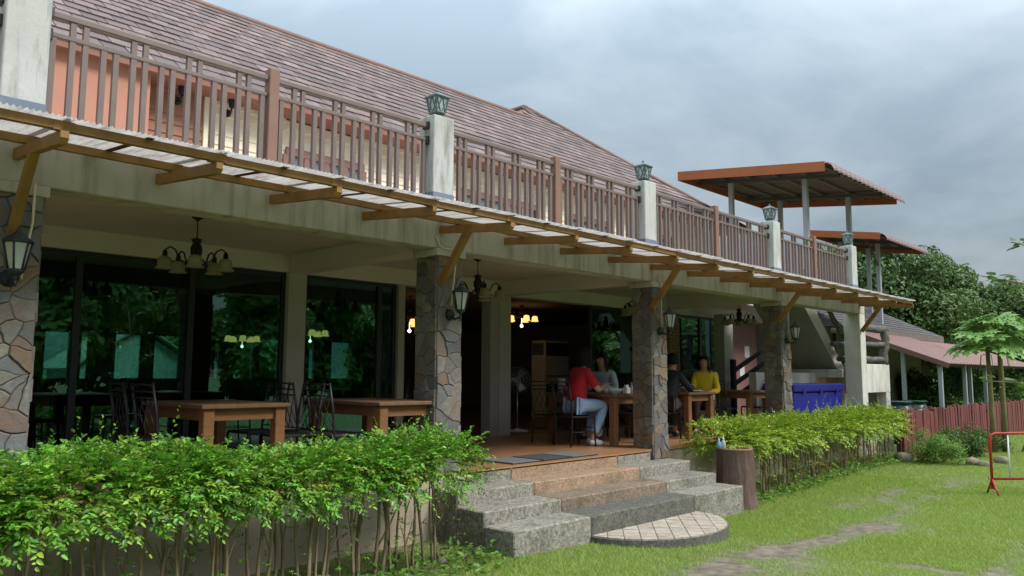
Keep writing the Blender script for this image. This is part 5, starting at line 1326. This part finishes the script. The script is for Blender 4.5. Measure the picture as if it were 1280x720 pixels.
# box on the fence
tag(build('mailbox', MB().cbox(18.75, 19.0, 5.55, 5.68, .86, .93, .008), 'galvanised'), 'small pale metal tray fixed to the red fence', 'tray')

# ------------------------------------------------------------------ shrubs by the fence and under the lean-to
mat('shrub_leaf', (0, 0, 0), None, rough=.5, attr='rnd', trans=.3, rnd_ramp=[(.12, .23, .03), (.17, .30, .04), (.09, .19, .026), (.22, .35, .055)])
def shrub(label, x, y, h, r_, n_leaf, leaf, seed, lm='shrub_leaf', group='shrubs along the fence'):
    r = np.random.default_rng(seed); t = thing('shrub', label, 'shrub', (x, y, 0), group)
    nc = 26; u = unit(r.normal(0, 1, (nc, 3))); u[:, 2] = np.abs(u[:, 2]); C = u*np.array([r_, r_, h*.8])*r.uniform(.35, .9, (nc, 1))+np.array([x, y, .12*h])
    ci = r.integers(0, nc, n_leaf); d = unit(r.normal(0, 1, (n_leaf, 3))); P = C[ci]+d*(r.uniform(.1, .32, n_leaf)*r_)[:, None]; P[:, 2] = np.clip(P[:, 2], .02, None)
    Nn = unit(d+np.array([0, 0, .8])+r.normal(0, .4, (n_leaf, 3))); D = np.cross(Nn, r.normal(0, 1, (n_leaf, 3))); Ls = leaf*r.uniform(.6, 1.3, n_leaf)
    V, Fq = leaves(P, D, Nn, Ls, Ls*.45); hue = r.random(nc)
    o = fast_mesh('foliage', V, Fq, lm, t, rnd=np.repeat(hue[ci]*.5+r.random(n_leaf)*.5, 2)); o['kind'] = 'stuff'
    rs = random.Random(seed)
    for k in range(5):
        q = Vector(C[rs.randrange(nc)]); build('stem', MB().tube([(x+rs.uniform(-.08, .08), y+rs.uniform(-.08, .08), -.02), Vector((x, y, 0)).lerp(q, .6), q], [.014, .010, .005], 5), 'stem_bark', t)
x, y = g(1183, 582); shrub('soft light green feathery shrub against the short red fence', x+.35, y+.25, .82, .55, 7000, .035, 71)
x, y = g(1206, 574); shrub('leafy shrub between the feathery shrub and the papaya trunks', x+.6, y+.3, .8, .62, 4500, .055, 72, 'tree_leaf_light')
x, y = g(1226, 566); shrub('low dark shrub at the foot of the papaya trunks', x+.5, y+.1, .6, .55, 3200, .05, 73, 'tree_leaf_light')
for k, (px_, ds, h, rr_, lab) in enumerate(((1133, 30, 2.3, .9, 'bush behind the water jars'), (1160, 30, 2.2, 1.3, 'broad bush under the lean-to'), (1192, 33, 2.4, 1.3, 'bush behind the lean-to post near the fence middle'), (1228, 36, 2.6, 1.5, 'bush in the shade behind the papaya trunks'), (1268, 38, 2.8, 1.6, 'bush beyond the second lean-to'))):
    x, y = at(px_, ds); shrub(lab, x, y, h, rr_, 4500, .13, 80+k, 'tree_leaf_light' if k % 2 else 'tree_leaf', 'bushes behind the fence')
# palm-like plant
# rocks
mat('rock', (.26, .21, .155), (.13, .12, .08), scale=7, rough=.9, bump=.6, bscale=8)
def rock(label, x, y, r_, seed, m_='rock', sq=.7):
    rs = random.Random(seed); import bmesh
    bm = bmesh.new(); bmesh.ops.create_icosphere(bm, subdivisions=2, radius=r_)
    for v in bm.verts:
        k = 1+.35*mnoise.noise(v.co*(1.6/r_)+Vector((seed, 0, 0))); v.co = Vector((v.co.x*k*rs.uniform(.97, 1.03), v.co.y*k, v.co.z*k*sq))
    me = bpy.data.meshes.new('rock'); bm.to_mesh(me); bm.free(); me.materials.append(MATS[m_]); me.polygons.foreach_set('use_smooth', [True]*len(me.polygons))
    o = bpy.data.objects.new('rock', me); o.location = (x, y, r_*sq*.55); link(o); tag(o, label, 'rock', 'rocks along the borders')
for k, (px_, py_, r_, lab) in enumerate(((597, 694, .055, 'grey cobble at the foot of the steps beside the left hedge'), (578, 697, .04, 'small stone close to the grey cobble by the steps'), (552, 706, .05, 'flat stone below the end of the left hedge'), (1129, 577, .17, 'dark brown rock at the end of the clipped hedge'),
                                       (1216, 581, .13, 'tan rock below the leafy shrub by the fence'), (1230, 583, .10, 'tan rock beside the barrier post'), (1252, 579, .14, 'mossy rock behind the white barrier bars'))):
    x, y = g(px_, py_); rock(lab, x, y, r_, k+3)

# ------------------------------------------------------------------ crowd barrier
mat('barrier_red', (.42, .035, .025), (.36, .03, .022), scale=8, rough=.45)
mat('barrier_white', (.72, .72, .70), rough=.5)
b0 = Vector((13.17, 3.04, gz(13.17, 3.04))); b1 = Vector((14.35, 1.55, 0)); bd = (b1-b0).normalized()
br = thing('crowd_barrier', 'red tubular crowd barrier with white bars on the lawn', 'barrier', b0)
def bp(s, z): return b0+bd*s+Vector((0, 0, z))
W_ = 1.9; r_ = .020
build('frame', MB().tube([bp(0, .10), bp(0, .80), bp(.02, .855), bp(.07, .88), bp(W_-.07, .88), bp(W_-.02, .855), bp(W_, .80), bp(W_, .10)], r_, 9), 'barrier_red', br)
build('lower_rail', MB().tube([bp(.01, .235), bp(W_-.01, .235)], r_*.95, 8), 'barrier_red', br)
k = .25
while k < W_: build('bar', MB().tube([bp(k, .24), bp(k, .875)], .011, 7), 'barrier_white', br); k += .25
pn = Vector((-bd.y, bd.x, 0))
for s in (0, W_):
    build('foot', MB().tube([bp(s, .02)+pn*.16, bp(s, .10)+pn*.10, bp(s, .24)], .014, 7).tube([bp(s, .02)-pn*.16, bp(s, .10)-pn*.10, bp(s, .24)], .014, 7).tube([bp(s, .10)+pn*.10, bp(s, .10)-pn*.10], .012, 6), 'barrier_red', br)
    build('hook', MB().tube([bp(s-.02, .62), bp(s-.05, .62), bp(s-.05, .68)], .007, 6).tube([bp(s-.02, .22), bp(s-.05, .22), bp(s-.05, .28)], .007, 6), 'barrier_red', br)

# ------------------------------------------------------------------ papaya trees
mat('papaya_trunk', (.20, .17, .075), (.13, .125, .05), scale=6, rough=.85, bump=.4, bscale=14, stretch=(1, 1, 2.5))
mat('papaya_leaf', (.19, .33, .075), (.14, .27, .055), scale=4, rough=.5, trans=.3)
mat('papaya_stalk', (.17, .21, .06), rough=.6)
def palmate():
    mb = MB(); nl = 7
    for k in range(nl):
        a = R(-125+250*k/(nl-1)); L_ = 1.0-.28*abs(k-3)/3; c, s = math.cos(a), math.sin(a)
        prof = [(0, .04), (.25, .10), (.45, .085), (.52, .22), (.62, .10), (.74, .19), (.82, .08), (1.0, 0)]
        up = [(u*L_, w) for u, w in prof]; pts = up+[(u, -w) for u, w in up[::-1][1:]]
        mb.add([(u*c-w*s, u*s+w*c, .10*math.sin(u*2.2)-.22*u*u-.25*abs(w)) for u, w in pts], [tuple(range(len(pts)))])
    return mesh_from(mb, 'papaya_leaf', 'leaf')
PLM = palmate()
def papaya(label, x, y, h, r0, seed, nl, spread):
    t = thing('papaya_tree', label, 'papaya tree', (x, y, 0), 'papaya trees before the fence'); rs = random.Random(seed)
    top = Vector((x+rs.uniform(-.05, .05), y, h))
    build('trunk', MB().tube([(x, y, -.05), (x+.02, y, h*.35), (x-.01, y, h*.7), top], [r0*1.2, r0, r0*.9, r0*.7], 10), 'papaya_trunk', t)
    for k in range(nl):
        a = 2.4*k+rs.uniform(-.3, .3); el = R(rs.uniform(5, 62)); L_ = spread*rs.uniform(.75, 1.1)
        d = Vector((math.cos(a)*math.cos(el), math.sin(a)*math.cos(el), math.sin(el))); q = top+Vector((0, 0, -.22*(1-el)))
        e_ = q+d*L_-Vector((0, 0, .08))
        st = build('stalk', MB().tube([q, q+d*L_*.5+Vector((0, 0, .05)), e_], [.014, .011, .008], 6), 'papaya_stalk', t)
        o = bpy.data.objects.new('leaf', PLM); link(o, t); o.location = e_-wloc(t)
        sc = rs.uniform(.36, .52); o.scale = (sc, sc, sc); o.rotation_euler = (rs.uniform(-.25, .25), .50+rs.uniform(-.25, .35)-el*.25, a)
    for k in range(3): 
        a = rs.uniform(0, 6.28); build('hanging_stalk', MB().tube([top+Vector((0, 0, -.25)), top+Vector((math.cos(a)*.15, math.sin(a)*.15, -.3)), top+Vector((math.cos(a)*.2, math.sin(a)*.2, -.75))], [.01, .008, .004], 5), 'papaya_stalk', t)
papaya('papaya tree with the greener trunk, lobed leaves over the lean-to', 19.9, 4.52, 2.42, .055, 31, 18, .55)
papaya('papaya tree with the browner trunk, beside the greener one', 20.3, 4.38, 2.62, .06, 32, 18, .62)
tag(build('wooden_stake', MB().tube([(20.6, 4.15, -.05), (20.9, 3.65, 1.35)], .025, 7), 'stem_bark'), 'thin slanting wooden stake beside the papaya trunks', 'stake')

# ------------------------------------------------------------------ young tree whose branches hang over the lawn edge
mat('young_leaf', (.10, .185, .04), (.075, .15, .03), scale=6, rough=.4, trans=.35)
st = thing('young_tree', 'slender young tree with bright oval leaves overhanging the lawn edge', 'tree', (6.6, .78, 0)); rs = random.Random(77)
bs = [[(6.6, .78, -.05), (6.55, .80, 1.2), (6.6, .82, 2.1), (6.5, .80, 3.0)], [(6.57, .81, 1.75), (6.3, 1.08, 2.26), (5.95, 1.37, 2.33)], [(6.56, .8, 1.2), (6.3, 1.1, 1.60), (5.95, 1.40, 1.63)], [(6.58, .82, 2.0), (6.35, 1.0, 2.5), (6.1, 1.21, 2.56)], [(6.55, .80, 2.6), (6.75, .6, 2.95), (7.0, .35, 3.05)], [(6.52, .80, 2.8), (6.4, .7, 3.15), (6.2, .5, 3.3)], [(6.57, .8, 1.6), (6.9, .7, 1.95), (7.2, .55, 2.1)]]
build('trunk', MB().tube(bs[0], [.035, .03, .022, .012], 8), 'stem_bark', st)
lm_ = mesh_from(MB().add([(0, 0, 0), (.28, .30, .04), (.65, .27, .02), (1, 0, -.08), (.65, -.27, .02), (.28, -.30, .04)], [(0, 5, 4, 3), (0, 3, 2, 1)]), 'young_leaf', 'leaf')
for b in bs[1:]:
    P = [Vector(q) for q in b]; br_ = build('branch', MB().tube(P, [.012, .008, .003], 6), 'stem_bark', st)
    for k in range(26):
        t = .35+.65*k/25; s = t*2; i = min(1, int(s)); q = P[i].lerp(P[i+1], s-i); a = rs.uniform(0, 6.28)
        o = bpy.data.objects.new('leaf', lm_); link(o, br_); o.location = q-wloc(br_)+Vector((rs.uniform(-.04, .04), rs.uniform(-.04, .04), rs.uniform(-.03, .04))); sc = rs.uniform(.06, .095); o.scale = (sc,)*3
        o.rotation_euler = (rs.uniform(-.6, .6), rs.uniform(-.5, .35), a)
# small gabled houses behind the restaurant, seen through the dining room
mat('shed_wall', (.42, .45, .42), rough=.8)
mat('shed_roof', (.36, .33, .27), (.30, .275, .23), scale=4, rough=.8)
for k, (x, y, lab) in enumerate(((5.0, 27.5, 'pale garden house with steep gable seen through the dining room'), (10.2, 27.0, 'pale garden house with shallow roof seen through the dining room'))):
    t = thing('garden_house', lab, 'house', (x, y, 0)); w_ = 1.9; e_ = 1.9 if k else 1.6; rz_ = 3.2 if k else 3.9
    build('wall', MB().box(x-w_, x+w_, y, y+3, 0, e_).add([(x-w_, y, e_), (x+w_, y, e_), (x, y, rz_-.15)], [(0, 1, 2)]), 'shed_wall', t)
    build('roof', MB().slab([(x-w_-.3, y-.3, e_-.15), (x, y-.3, rz_), (x, y+3.3, rz_), (x-w_-.3, y+3.3, e_-.15)][::-1], .06).slab([(x, y-.3, rz_), (x+w_+.3, y-.3, e_-.15), (x+w_+.3, y+3.3, e_-.15), (x, y+3.3, rz_)][::-1], .06), 'shed_roof', t)
    build('window', MB().box(x-.5, x+.5, y-.03, y-.002, .7, 1.5), 'pane_blue', t)
